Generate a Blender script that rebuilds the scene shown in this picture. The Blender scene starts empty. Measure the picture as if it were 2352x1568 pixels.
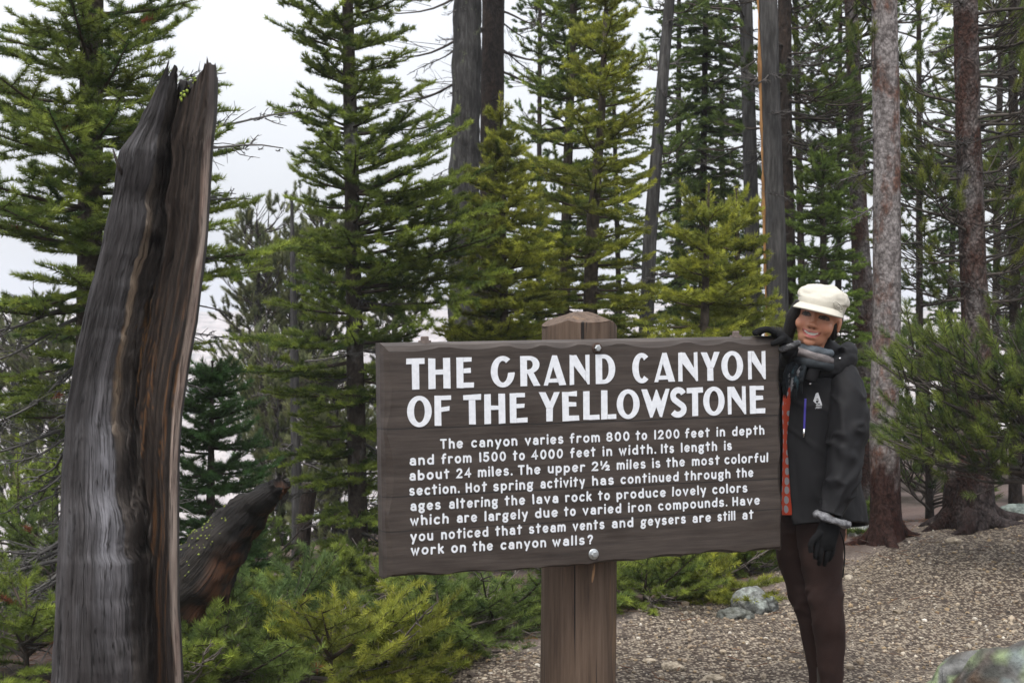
import bpy, math, random
import numpy as np
from mathutils import Vector, Matrix

# ------------------------------------------------------------------ camera, sky, sun, exposure
scn = bpy.context.scene
FPX = 3231.0                       # focal length in pixels of a 2352 px wide frame
TH = math.atan(99 / FPX)           # camera looks slightly down
CAM = np.array([0.0, 0.0, 1.588])
RT = np.array([1.0, 0, 0]); FW = np.array([0, math.cos(TH), -math.sin(TH)]); UP = np.array([0, math.sin(TH), math.cos(TH)])

def P(x, y, d):
    return CAM + d * (FW + (x - 1176) / FPX * RT + (784 - y) / FPX * UP)

cd = bpy.data.cameras.new("camera"); cam = bpy.data.objects.new("camera", cd)
scn.collection.objects.link(cam); scn.camera = cam
cam.location = CAM; cam.rotation_euler = (math.pi / 2 - TH, 0, 0)
cd.sensor_width = 36; cd.lens = FPX / 2352 * 36
cd.clip_start = 0.05; cd.clip_end = 6000
cd.dof.use_dof = True; cd.dof.focus_distance = 5.15; cd.dof.aperture_fstop = 8.5

SUN_EL, SUN_AZ = math.radians(62), math.radians(205)
wd = bpy.data.worlds.new("World"); scn.world = wd; wd.use_nodes = True
nt = wd.node_tree; nt.nodes.clear()
wo = nt.nodes.new("ShaderNodeOutputWorld"); bg = nt.nodes.new("ShaderNodeBackground")
sky = nt.nodes.new("ShaderNodeTexSky"); sky.sky_type = 'NISHITA'; sky.sun_disc = False
sky.sun_elevation = SUN_EL; sky.sun_rotation = SUN_AZ; sky.air_density = 1.2; sky.dust_density = 3.0
tc = nt.nodes.new("ShaderNodeTexCoord"); nz = nt.nodes.new("ShaderNodeTexNoise"); nz.inputs['Scale'].default_value = 2.2; nz.inputs['Detail'].default_value = 5
cr = nt.nodes.new("ShaderNodeValToRGB")
cr.color_ramp.elements[0].position = 0.3; cr.color_ramp.elements[0].color = (8.6, 8.9, 9.5, 1)
cr.color_ramp.elements[1].position = 0.7; cr.color_ramp.elements[1].color = (10.4, 10.5, 10.8, 1)
mx = nt.nodes.new("ShaderNodeMix"); mx.data_type = 'RGBA'; mx.inputs[0].default_value = 0.9
nt.links.new(tc.outputs['Generated'], nz.inputs['Vector']); nt.links.new(nz.outputs['Fac'], cr.inputs['Fac'])
nt.links.new(sky.outputs['Color'], mx.inputs[6]); nt.links.new(cr.outputs['Color'], mx.inputs[7])
# an overcast sky is about three times brighter overhead than at the horizon
sx = nt.nodes.new("ShaderNodeSeparateXYZ"); nt.links.new(tc.outputs['Generated'], sx.inputs[0])
cl = nt.nodes.new("ShaderNodeClamp"); nt.links.new(sx.outputs[2], cl.inputs['Value'])
ma = nt.nodes.new("ShaderNodeMath"); ma.operation = 'MULTIPLY_ADD'; ma.inputs[1].default_value = .90; ma.inputs[2].default_value = .46; nt.links.new(cl.outputs[0], ma.inputs[0])
vm = nt.nodes.new("ShaderNodeVectorMath"); vm.operation = 'SCALE'; nt.links.new(mx.outputs[2], vm.inputs[0]); nt.links.new(ma.outputs[0], vm.inputs['Scale'])
nt.links.new(vm.outputs[0], bg.inputs['Color']); nt.links.new(bg.outputs['Background'], wo.inputs['Surface'])
bg.inputs['Strength'].default_value = 0.095

sl = bpy.data.lights.new("sun", 'SUN'); so = bpy.data.objects.new("sun", sl); scn.collection.objects.link(so)
sl.energy = 1.5; sl.angle = math.radians(18); sl.color = (1.0, 0.96, 0.9)
so.rotation_euler = (math.pi / 2 - SUN_EL, 0, math.pi - SUN_AZ)
scn.view_settings.view_transform = 'Standard'; scn.view_settings.look = 'None'
scn.view_settings.exposure = 1.04; scn.view_settings.gamma = 1.0
scn.cycles.use_denoising = True
scn.cycles.max_bounces = 6; scn.cycles.diffuse_bounces = 3; scn.cycles.transmission_bounces = 3; scn.cycles.volume_bounces = 2

# ------------------------------------------------------------------ mesh helpers
COL = scn.collection

class MB:
    """collects vertices, faces (any size) and one colour per vertex, and links them as ONE mesh object"""
    def __init__(s):
        s.v = []; s.f = {}; s.c = []; s.n = 0; s.uv = None
    def add(s, V, F, C=(1, 1, 1)):
        V = np.asarray(V, float).reshape(-1, 3)
        F = F if isinstance(F, list) else [F]
        for a in F:
            a = np.asarray(a, int)
            if a.size: s.f.setdefault(a.shape[1], []).append(a + s.n)
        C = np.asarray(C, float)
        if C.ndim == 1: C = np.tile(C, (len(V), 1))
        s.v.append(V); s.c.append(C); s.n += len(V)
        return s
    def ngon(s, pts, C=(1, 1, 1)):
        return s.add(pts, [np.arange(len(pts))[None, :]], C)
    def mesh(s, name):
        me = bpy.data.meshes.new(name)
        V = np.concatenate(s.v) if s.v else np.zeros((0, 3)); C = np.concatenate(s.c) if s.c else np.zeros((0, 3))
        fs = {k: np.concatenate(v) for k, v in s.f.items()}
        me.vertices.add(len(V)); me.vertices.foreach_set('co', V.astype(np.float32).ravel())
        lv = np.concatenate([f.ravel() for f in fs.values()]).astype(np.int32)
        tot = np.concatenate([np.full(len(f), k) for k, f in fs.items()])
        st = np.concatenate([[0], np.cumsum(tot)[:-1]]).astype(np.int32)
        me.loops.add(len(lv)); me.loops.foreach_set('vertex_index', lv)
        me.polygons.add(len(tot)); me.polygons.foreach_set('loop_start', st)
        at = me.attributes.new('col', 'FLOAT_COLOR', 'POINT')
        at.data.foreach_set('color', np.column_stack([C, np.ones(len(C))]).astype(np.float32).ravel())
        me.update(calc_edges=True)
        return me
    def build(s, name, m, parent=None, smooth=True, loc=None, grain=None):
        me = s.mesh(name)
        if grain is not None:
            at = me.attributes.new('grain', 'FLOAT_VECTOR', 'POINT'); at.data.foreach_set('vector', np.asarray(grain, np.float32).ravel())
        me.polygons.foreach_set('use_smooth', np.full(len(me.polygons), bool(smooth)))
        me.materials.append(m)
        o = bpy.data.objects.new(name, me); COL.objects.link(o)
        if parent is not None: o.parent = parent
        if loc is not None: o.location = loc
        return o

def tag(o, label=None, cat=None, group=None, kind=None):
    if label: o['label'] = label
    if cat: o['category'] = cat
    if group: o['group'] = group
    if kind: o['kind'] = kind
    return o

def thing(name, label, cat, loc, group=None):
    o = bpy.data.objects.new(name, None); COL.objects.link(o); o.location = loc; o.empty_display_size = .1
    return tag(o, label, cat, group)

def norm(a):
    return a / np.maximum(np.linalg.norm(a, axis=-1, keepdims=True), 1e-9)

def grid_faces(nr, nc, closed=True):
    r = np.arange(nr - 1)[:, None]; c = np.arange(nc if closed else nc - 1)[None, :]; c2 = (c + 1) % nc
    return np.stack([r * nc + c, r * nc + c2, (r + 1) * nc + c2, (r + 1) * nc + c], -1).reshape(-1, 4)

def wob(p, seed, f=1.0, oct=3):
    """smooth pseudo noise in about -1..1, p is (...,3)"""
    rg = np.random.RandomState(seed); o = 0; a = 1.0; t = 0
    for k in range(oct):
        for j in range(3):
            d = rg.normal(size=3); d /= np.linalg.norm(d)
            o = o + a * np.sin((p @ d) * f * (2 ** k) * 2.2 + rg.uniform(0, 6.28)); t += a * .6
        a *= .55
    return o / t

_tab = np.random.RandomState(99).uniform(-1, 1, (40, 40, 40))
def vn(p, seed=0, oct=4, gain=.55):
    """lattice noise with octaves, p is (...,3), about -1..1"""
    p = np.asarray(p, float) + seed * 7.31; o = 0; a = 1.0; t = 0
    for k in range(oct):
        i = np.floor(p).astype(int); f = p - i; f = f * f * (3 - 2 * f); g = 0
        for dx in (0, 1):
            for dy in (0, 1):
                for dz in (0, 1):
                    w = (f[..., 0] if dx else 1 - f[..., 0]) * (f[..., 1] if dy else 1 - f[..., 1]) * (f[..., 2] if dz else 1 - f[..., 2])
                    g = g + w * _tab[(i[..., 0] + dx) % 40, (i[..., 1] + dy) % 40, (i[..., 2] + dz) % 40]
        o = o + a * g; t += a; a *= gain; p = p * 2.03 + 3.7
    return o / t * 1.8
def vxy(x, y, seed=0, oct=4, gain=.55): return vn(np.stack([x, y, 0 * x + .37], -1), seed, oct, gain)

def frames(pts):
    t = np.gradient(pts, axis=0); t = norm(t)
    ref = np.array([0, 0, 1.0]) if abs(t[0][2]) < .9 else np.array([0, 1.0, 0])
    a = norm(np.cross(np.tile(ref, (len(t), 1)), t)); b = np.cross(t, a)
    return a, b, t

def tube(pts, rad, sides=12, rb=None, seed=None, amp=0, f=20, cap=True):
    """tube with elliptical section (rad along the first axis, rb the second)"""
    pts = np.asarray(pts, float); rad = np.asarray(rad, float); rb = rad if rb is None else np.asarray(rb, float)
    a, b, t = frames(pts); th = np.linspace(0, 2 * np.pi, sides, endpoint=False)
    V = pts[:, None] + a[:, None] * (np.cos(th)[None, :, None] * rad[:, None, None]) + b[:, None] * (np.sin(th)[None, :, None] * rb[:, None, None])
    if amp:
        n = norm(V - pts[:, None]); V = V + n * (wob(V, seed, f)[..., None] * amp)
    F = [grid_faces(len(pts), sides)]
    if cap: F += [np.arange(sides)[None, ::-1], (np.arange(sides) + (len(pts) - 1) * sides)[None, :]]
    return V.reshape(-1, 3), F

def spline(k, n):
    """Catmull-Rom through rows of k, n samples"""
    k = np.asarray(k, float); m = len(k)
    if m == 2: return k[0] + (k[1] - k[0]) * np.linspace(0, 1, n)[:, None]
    p = np.vstack([2 * k[0] - k[1], k, 2 * k[-1] - k[-2]]); s = np.linspace(0, m - 1 - 1e-6, n); i = s.astype(int); u = (s - i)[:, None]
    p0, p1, p2, p3 = p[i], p[i + 1], p[i + 2], p[i + 3]
    return .5 * (2 * p1 + (p2 - p0) * u + (2 * p0 - 5 * p1 + 4 * p2 - p3) * u ** 2 + (3 * p1 - p0 - 3 * p2 + p3) * u ** 3)

_ico = {}
def ico(sub=3):
    if sub not in _ico:
        import bmesh
        bm = bmesh.new(); bmesh.ops.create_icosphere(bm, subdivisions=sub, radius=1)
        bm.verts.index_update()
        _ico[sub] = (np.array([v.co[:] for v in bm.verts]), np.array([[v.index for v in f.verts] for f in bm.faces])); bm.free()
    return _ico[sub]

def ball(c, r, M=None, sub=3):
    V, F = ico(sub); V = V * np.asarray(r, float)
    if M is not None: V = V @ M
    return V + np.asarray(c, float), [F]

def fuse(parts, voxel, smooth=4, fac=.5):
    """one continuous surface out of overlapping solids"""
    mb = MB()
    for V, F in parts: mb.add(V, F)
    me = mb.mesh("tmp"); o = bpy.data.objects.new("tmp", me); COL.objects.link(o)
    r = o.modifiers.new("r", 'REMESH'); r.mode = 'VOXEL'; r.voxel_size = voxel
    if smooth:
        s = o.modifiers.new("s", 'SMOOTH'); s.factor = fac; s.iterations = smooth
    dg = bpy.context.evaluated_depsgraph_get(); dg.update()
    m2 = bpy.data.meshes.new_from_object(o.evaluated_get(dg))
    V = np.zeros(len(m2.vertices) * 3); m2.vertices.foreach_get('co', V); V = V.reshape(-1, 3)
    L = np.zeros(len(m2.loops), int); m2.loops.foreach_get('vertex_index', L)
    F = L.reshape(-1, 4) if len(L) == 4 * len(m2.polygons) else None
    bpy.data.objects.remove(o); bpy.data.meshes.remove(me)
    if F is None:
        F = [np.array([list(p.vertices)]) for p in m2.polygons]
    else: F = [F]
    bpy.data.meshes.remove(m2)
    return V, F

# ------------------------------------------------------------------ materials
def newmat(name):
    m = bpy.data.materials.new(name); m.use_nodes = True
    return m, m.node_tree, m.node_tree.nodes['Principled BSDF']

def N(t, k, **kw):
    n = t.nodes.new(k)
    for a, v in kw.items():
        if a.startswith('i_'):
            key = a[2:].replace('_', ' ')
            n.inputs[int(key) if key.isdigit() else key].default_value = v
        else: setattr(n, a, v)
    return n

def coords(t, scale=(1, 1, 1), kind='Object'):
    c = N(t, "ShaderNodeTexCoord"); mp = N(t, "ShaderNodeMapping"); mp.inputs['Scale'].default_value = scale
    t.links.new(c.outputs[kind], mp.inputs['Vector']); return mp.outputs['Vector']

def noise(t, vec, scale, detail=4, rough=.6):
    n = N(t, "ShaderNodeTexNoise", i_Scale=scale, i_Detail=detail, i_Roughness=rough); t.links.new(vec, n.inputs['Vector']); return n.outputs['Fac']

def ramp(t, fac, stops):
    r = N(t, "ShaderNodeValToRGB"); e = r.color_ramp.elements
    while len(e) < len(stops): e.new(.5)
    for k, (p, c) in zip(e, stops):
        k.position = p; k.color = (*c, 1) if len(c) == 3 else c
    t.links.new(fac, r.inputs['Fac']); return r.outputs['Color']

def mixc(t, fac, a, b, mode='MIX'):
    m = N(t, "ShaderNodeMix", data_type='RGBA', blend_type=mode)
    for s, v in ((0, fac), (6, a), (7, b)):
        if isinstance(v, (int, float)): m.inputs[s].default_value = v
        elif isinstance(v, tuple): m.inputs[s].default_value = (*v, 1)
        else: t.links.new(v, m.inputs[s])
    return m.outputs[2]

def bump(t, bs, h, strength=.4, dist=.01):
    b = N(t, "ShaderNodeBump", i_Strength=strength, i_Distance=dist); t.links.new(h, b.inputs['Height']); t.links.new(b.outputs['Normal'], bs.inputs['Normal'])

def attr(t, name='col'):
    a = N(t, "ShaderNodeAttribute", attribute_name=name); return a.outputs['Color']

def simple(name, c, rough=.7, spec=.3, nscale=None, namp=.25, bs=0, bd=.003, metal=0, stretch=(1, 1, 1)):
    m, t, b = newmat(name); b.inputs['Roughness'].default_value = rough; b.inputs['Specular IOR Level'].default_value = spec; b.inputs['Metallic'].default_value = metal
    if nscale:
        v = coords(t, stretch); f = noise(t, v, nscale)
        lo = tuple(x * (1 - namp) for x in c); hi = tuple(min(1, x * (1 + namp)) for x in c)
        t.links.new(ramp(t, f, [(.3, lo), (.7, hi)]), b.inputs['Base Color'])
        if bs: bump(t, b, f, bs, bd)
    else: b.inputs['Base Color'].default_value = (*c, 1)
    return m

def vcol(name, rough=.7, spec=.3, nscale=30, namp=.3, bs=.3, bd=.004, stretch=(1, 1, 1)):
    """colour from the mesh attribute, broken up by noise"""
    m, t, b = newmat(name); b.inputs['Roughness'].default_value = rough; b.inputs['Specular IOR Level'].default_value = spec
    v = coords(t, stretch); f = noise(t, v, nscale, 6)
    g = ramp(t, f, [(.25, (1 - namp,) * 3), (.75, (1 + namp,) * 3)])
    t.links.new(mixc(t, 1.0, attr(t), g, 'MULTIPLY'), b.inputs['Base Color'])
    if bs: bump(t, b, f, bs, bd)
    return m

def grain_mat(name, fu, fv, namp=.6, bs=.8, bd=.006, rough=.75, cracks=True):
    """wood whose fibres follow the mesh's own grain attribute (across, along, 0)"""
    m, t, b = newmat(name); b.inputs['Roughness'].default_value = rough; b.inputs['Specular IOR Level'].default_value = .3
    a = N(t, "ShaderNodeAttribute", attribute_name='grain')
    def gv(su, sv):
        mp = N(t, "ShaderNodeMapping"); mp.inputs['Scale'].default_value = (su, sv, 1); t.links.new(a.outputs['Vector'], mp.inputs['Vector']); return mp.outputs['Vector']
    f1 = noise(t, gv(fu, fv), 1.0, 6, .65); f2 = noise(t, gv(fu * .22, fv * .5), 1.0, 5, .6); f3 = noise(t, gv(fu * .5, fv * .35), 1.0, 3, .5)
    g = ramp(t, f1, [(.28, (1 - namp,) * 3), (.72, (1 + namp,) * 3)]); g2 = ramp(t, f2, [(.3, (.70,) * 3), (.7, (1.3,) * 3)])
    c = mixc(t, 1.0, mixc(t, 1.0, attr(t), g, 'MULTIPLY'), g2, 'MULTIPLY'); h = f1
    if cracks:
        ck = ramp(t, f3, [(.485, (0, 0, 0)), (.5, (1, 1, 1)), (.515, (0, 0, 0))]); c = mixc(t, ck, c, mixc(t, 1.0, c, (.25, .22, .2), 'MULTIPLY'))
        hm = N(t, "ShaderNodeMath", operation='SUBTRACT'); t.links.new(f1, hm.inputs[0]); t.links.new(ck, hm.inputs[1]); h = hm.outputs[0]
    t.links.new(c, b.inputs['Base Color']); bump(t, b, h, bs, bd); return m

def foliage_mat(name):
    m, t, b = newmat(name); b.inputs['Roughness'].default_value = .55; b.inputs['Specular IOR Level'].default_value = .25
    tr = N(t, "ShaderNodeBsdfTranslucent"); mx_ = N(t, "ShaderNodeMixShader"); mx_.inputs[0].default_value = .38
    a = attr(t); t.links.new(a, b.inputs['Base Color']); t.links.new(a, tr.inputs['Color'])
    t.links.new(b.outputs[0], mx_.inputs[1]); t.links.new(tr.outputs[0], mx_.inputs[2])
    t.links.new(mx_.outputs[0], t.nodes['Material Output'].inputs['Surface']); return m

def bark_mat(name, base, dark, flake, scale=60, stretch=(1, 1, .45), patch=1.2, plo=.45, phi=.6, bs=.7, bd=.012, lichen=None):
    """scaly bark: dark cracks, base plates, large patches of a second colour"""
    m, t, b = newmat(name); b.inputs['Roughness'].default_value = .9; b.inputs['Specular IOR Level'].default_value = .15
    v = coords(t, stretch); vo = N(t, "ShaderNodeTexVoronoi", i_Scale=scale); 
    nn = N(t, "ShaderNodeTexNoise", i_Scale=14.0, i_Detail=3.0)
    t.links.new(v, nn.inputs['Vector']); vv = N(t, "ShaderNodeVectorMath", operation='MULTIPLY_ADD'); vv.inputs[1].default_value = (.06,) * 3
    t.links.new(nn.outputs['Color'], vv.inputs[0]); t.links.new(v, vv.inputs[2]); t.links.new(vv.outputs[0], vo.inputs['Vector'])
    pl = coords(t, (1, 1, .5)); big = noise(t, pl, patch * 2.2, 5, .65)
    rnd = noise(t, coords(t, (1, 1, max(.16, stretch[2] * 1.6))), scale * .42, 4, .72)
    plate = mixc(t, ramp(t, big, [(plo, (0, 0, 0)), (phi, (1, 1, 1))]), base, flake)
    plate = mixc(t, ramp(t, rnd, [(.38, (0, 0, 0)), (.62, (1, 1, 1))]), mixc(t, .72, plate, dark), plate)
    c = mixc(t, ramp(t, vo.outputs['Distance'], [(.42, (1, 1, 1)), (.85, (.45, .45, .45))]), dark, plate)
    if lichen:
        lf = noise(t, coords(t, (1, 1, .7)), 9, 6, .75)
        c = mixc(t, ramp(t, lf, [(.58, (0, 0, 0)), (.66, (1, 1, 1))]), c, lichen)
    c = mixc(t, 1.0, c, attr(t), 'MULTIPLY'); t.links.new(c, b.inputs['Base Color'])
    hm = N(t, "ShaderNodeMath", operation='SUBTRACT'); t.links.new(rnd, hm.inputs[0]); t.links.new(vo.outputs['Distance'], hm.inputs[1])
    bump(t, b, hm.outputs[0], bs, bd); return m

M = {}
M['needle'] = foliage_mat("needles")
M['bark_fir'] = bark_mat("fir bark", (.085, .068, .055), (.022, .017, .013), (.16, .15, .14), 40, (1, 1, .6), .9, .55, .75, .5, .008)
M['bark_fir_pale'] = bark_mat("fir bark with grey lichen", (.075, .06, .05), (.02, .015, .012), (.22, .22, .22), 45, (1, 1, .6), 1.1, .5, .62, .5, .008)
M['bark_pine'] = bark_mat("grey pine bark", (.26, .235, .23), (.030, .024, .022), (.15, .08, .06), 62, (1, 1, .6), 3.6, .50, .62, .5, .010)
M['bark_pine_red'] = bark_mat("reddish pine bark", (.070, .036, .028), (.018, .013, .011), (.20, .185, .18), 60, (1, 1, .55), 1.5, .46, .60, .9, .014)
M['dead_grey'] = bark_mat("weathered dead wood", (.062, .060, .060), (.016, .015, .014), (.11, .105, .10), 55, (1, 1, .1), .8, .45, .65, .5, .01)
M['dead_lichen'] = bark_mat("dead trunk with lichen", (.046, .044, .043), (.012, .011, .010), (.085, .082, .08), 60, (1, 1, .08), .9, .45, .65, .6, .012, (.11, .12, .075))
M['bark_dark'] = bark_mat("dark bark", (.036, .028, .024), (.011, .009, .008), (.060, .040, .030), 60, (1, 1, .4), 1.2, .45, .65, .7, .01)
M['twig'] = vcol("twig wood", .85, .2, 25, .3, .2, .002)

# ------------------------------------------------------------------ ground
def gz(x, y):
    """height of the ground: path, low mound on the right, forest floor falling to the canyon, far wall"""
    x = np.asarray(x, float); y = np.asarray(y, float)
    s = (x + .5) * -.6926 + (y - 5.9) * .7215
    z = np.where(s > 0, -.12 * s, 0.0)
    z = z + .20 * np.exp(-(((x - 3.6) / 1.5) ** 2 + ((y - 8.7) / 1.3) ** 2))
    z = z + .03 * np.sin(x * 1.7 + .4) * np.sin(y * 1.3) + .012 * np.sin(x * 5.1 + y * 3.3) + .008 * np.sin(x * 9.7 - y * 7.1)
    edge = np.clip(s - 8.5 - 1.2 * np.sin(x * .35), 0, None)
    back = 1 / (1 + np.exp(-(x - 6) / 4.0)) * .75          # the plateau continues to the right
    z = z - np.minimum(edge * .95 * (1 - back), 125)
    far = np.clip((y - 180) / 700, 0, 1); far = far * far * (3 - 2 * far)
    tgt = -2 + 4 * np.sin(x * .011 + 1) + 3 * np.sin(x * .027 + y * .01)
    z = z * (1 - far) + far * tgt
    return z

def path_mask(x, y):
    s = (x + .5) * -.6926 + (y - 5.9) * .7215
    s = s + .14 * np.sin(x * 4.3 + y * 2) + .08 * np.sin(x * 11 - y * 7)
    return 1 / (1 + np.exp(s / .07))

rr = np.concatenate([np.linspace(.3, 12, 170), np.geomspace(12.1, 60, 70), np.geomspace(63, 1150, 110)])
an = np.concatenate([np.linspace(-35, 35, 260), np.linspace(36, 324, 110)[:]]) * math.pi / 180
AX, RX = np.meshgrid(an, rr); gx = RX * np.sin(AX); gy = RX * np.cos(AX)
gv = np.stack([gx, gy, gz(gx, gy)], -1)
pm = path_mask(gx, gy)
dist = RX
farm = np.clip((gy - 40) / 40, 0, 1)
litter = 1 / (1 + np.exp(-(np.sin(gx * 1.9 + 2) * np.sin(gy * 2.3) + .35 * np.sin(gx * 7 + gy * 5) - .2) / .15))
litter = np.maximum(litter * .6, np.exp(-(((gx - 2.9) / .9) ** 2 + ((gy - 8.9) / .55) ** 2)))
cfar = np.array([.50, .40, .335])
ccol = pm[..., None] * np.array([1., 0, 0]) + (1 - pm[..., None]) * np.stack([0 * litter, 1 - litter, litter], -1)
ccol = ccol * (1 - farm[..., None])
mb = MB(); mb.add(gv.reshape(-1, 3), [grid_faces(len(rr), len(an))], ccol.reshape(-1, 3))
mb.ngon(gv[0][::-1])
m, t, b = newmat("ground"); b.inputs['Roughness'].default_value = .95; b.inputs['Specular IOR Level'].default_value = .12
v = coords(t); sep = N(t, "ShaderNodeSeparateColor"); t.links.new(attr(t), sep.inputs[0])
vo = N(t, "ShaderNodeTexVoronoi", i_Scale=70.0, i_Randomness=1.0); t.links.new(v, vo.inputs['Vector'])
vr = N(t, "ShaderNodeSeparateColor"); t.links.new(vo.outputs['Color'], vr.inputs[0])
patchy = noise(t, v, 1.6, 5, .65)
thr = N(t, "ShaderNodeMath", operation='MULTIPLY_ADD'); t.links.new(patchy, thr.inputs[0]); thr.inputs[1].default_value = .9; t.links.new(vr.outputs[0], thr.inputs[2])
peb = ramp(t, thr.outputs[0], [(.66, (.034, .027, .022)), (.84, (.075, .060, .048)), (.97, (.16, .13, .10)), (1.0, (.26, .22, .17))])
peb = mixc(t, ramp(t, vo.outputs['Distance'], [(.3, (0, 0, 0)), (.75, (1, 1, 1))]), peb, (.06, .045, .036))
fl = ramp(t, noise(t, v, 35, 6, .7), [(.3, (.012, .009, .007)), (.55, (.038, .029, .022)), (.8, (.085, .065, .048))])
lt = ramp(t, noise(t, coords(t, (1, 1, 1)), 60, 6, .8), [(.3, (.016, .008, .006)), (.6, (.065, .024, .016)), (.85, (.12, .055, .034))])
nf = noise(t, coords(t, (.02, .02, .06)), 3.0, 8, .7)
wall = ramp(t, nf, [(.3, (.19, .15, .135)), (.5, (.36, .30, .275)), (.7, (.47, .42, .39))])
wood_ = noise(t, coords(t, (.05, .05, .05)), 1.4, 9, .75)
wall = mixc(t, ramp(t, wood_, [(.52, (0, 0, 0)), (.6, (1, 1, 1))]), wall, (.03, .045, .03))
c = mixc(t, sep.outputs[1], wall, fl); c = mixc(t, sep.outputs[2], c, lt); c = mixc(t, sep.outputs[0], c, peb)
t.links.new(c, b.inputs['Base Color'])
hh = N(t, "ShaderNodeMath", operation='MULTIPLY_ADD'); t.links.new(vo.outputs['Distance'], hh.inputs[0]); hh.inputs[1].default_value = -.6; t.links.new(noise(t, v, 50, 5), hh.inputs[2])
bump(t, b, hh.outputs[0], .6, .012)
ground = tag(mb.build("ground", m), kind='structure')

# ------------------------------------------------------------------ sign
def stroke(pts, hw, z, cap=True):
    """flat ribbon along 2-D points with mitred joins and round ends"""
    p = [np.array(pts[0], float)]
    for q in pts[1:]:
        if np.hypot(*(np.array(q) - p[-1])) > 1e-5: p.append(np.array(q, float))
    p = np.array(p); closed = np.hypot(*(p[0] - p[-1])) < 1e-4 and len(p) > 3
    if closed: p = p[:-1]
    n = len(p)
    if n == 1: p = np.vstack([p, p + [0, 1e-4]]); n = 2
    if closed: d0 = p - np.roll(p, 1, 0); d1 = np.roll(p, -1, 0) - p
    else:
        d1 = np.vstack([p[1:] - p[:-1], p[-1:] - p[-2:-1]]); d0 = np.vstack([d1[:1], p[1:] - p[:-1]])
    d0, d1 = norm(d0), norm(d1); n0 = np.stack([-d0[:, 1], d0[:, 0]], 1); n1 = np.stack([-d1[:, 1], d1[:, 0]], 1)
    mm = norm(n0 + n1); k = 1 / np.clip((mm * n0).sum(1), .55, 1)
    off = mm * k[:, None] * hw
    V = np.concatenate([p + off, p - off]); V = np.column_stack([V, np.full(len(V), z)])
    i = np.arange(n if closed else n - 1); j = (i + 1) % n
    F = [np.stack([i, i + n, j + n, j], 1)]
    out = [(V, F)]
    if not closed and cap:
        for c, d in ((p[0], -d1[0]), (p[-1], d1[-1])):
            a0 = math.atan2(d[1], d[0]); a = np.linspace(a0 - math.pi / 2, a0 + math.pi / 2, 9)
            W = np.column_stack([c[0] + hw * np.cos(a), c[1] + hw * np.sin(a), np.full(9, z)])
            out.append((W, [np.arange(9)[None, :]]))
    return out

def E(cx, cy, rx, ry, a0, a1, n=14):
    a = np.radians(np.linspace(a0, a1, n)); return [(cx + rx * math.cos(q), cy + ry * math.sin(q)) for q in a]

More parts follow.
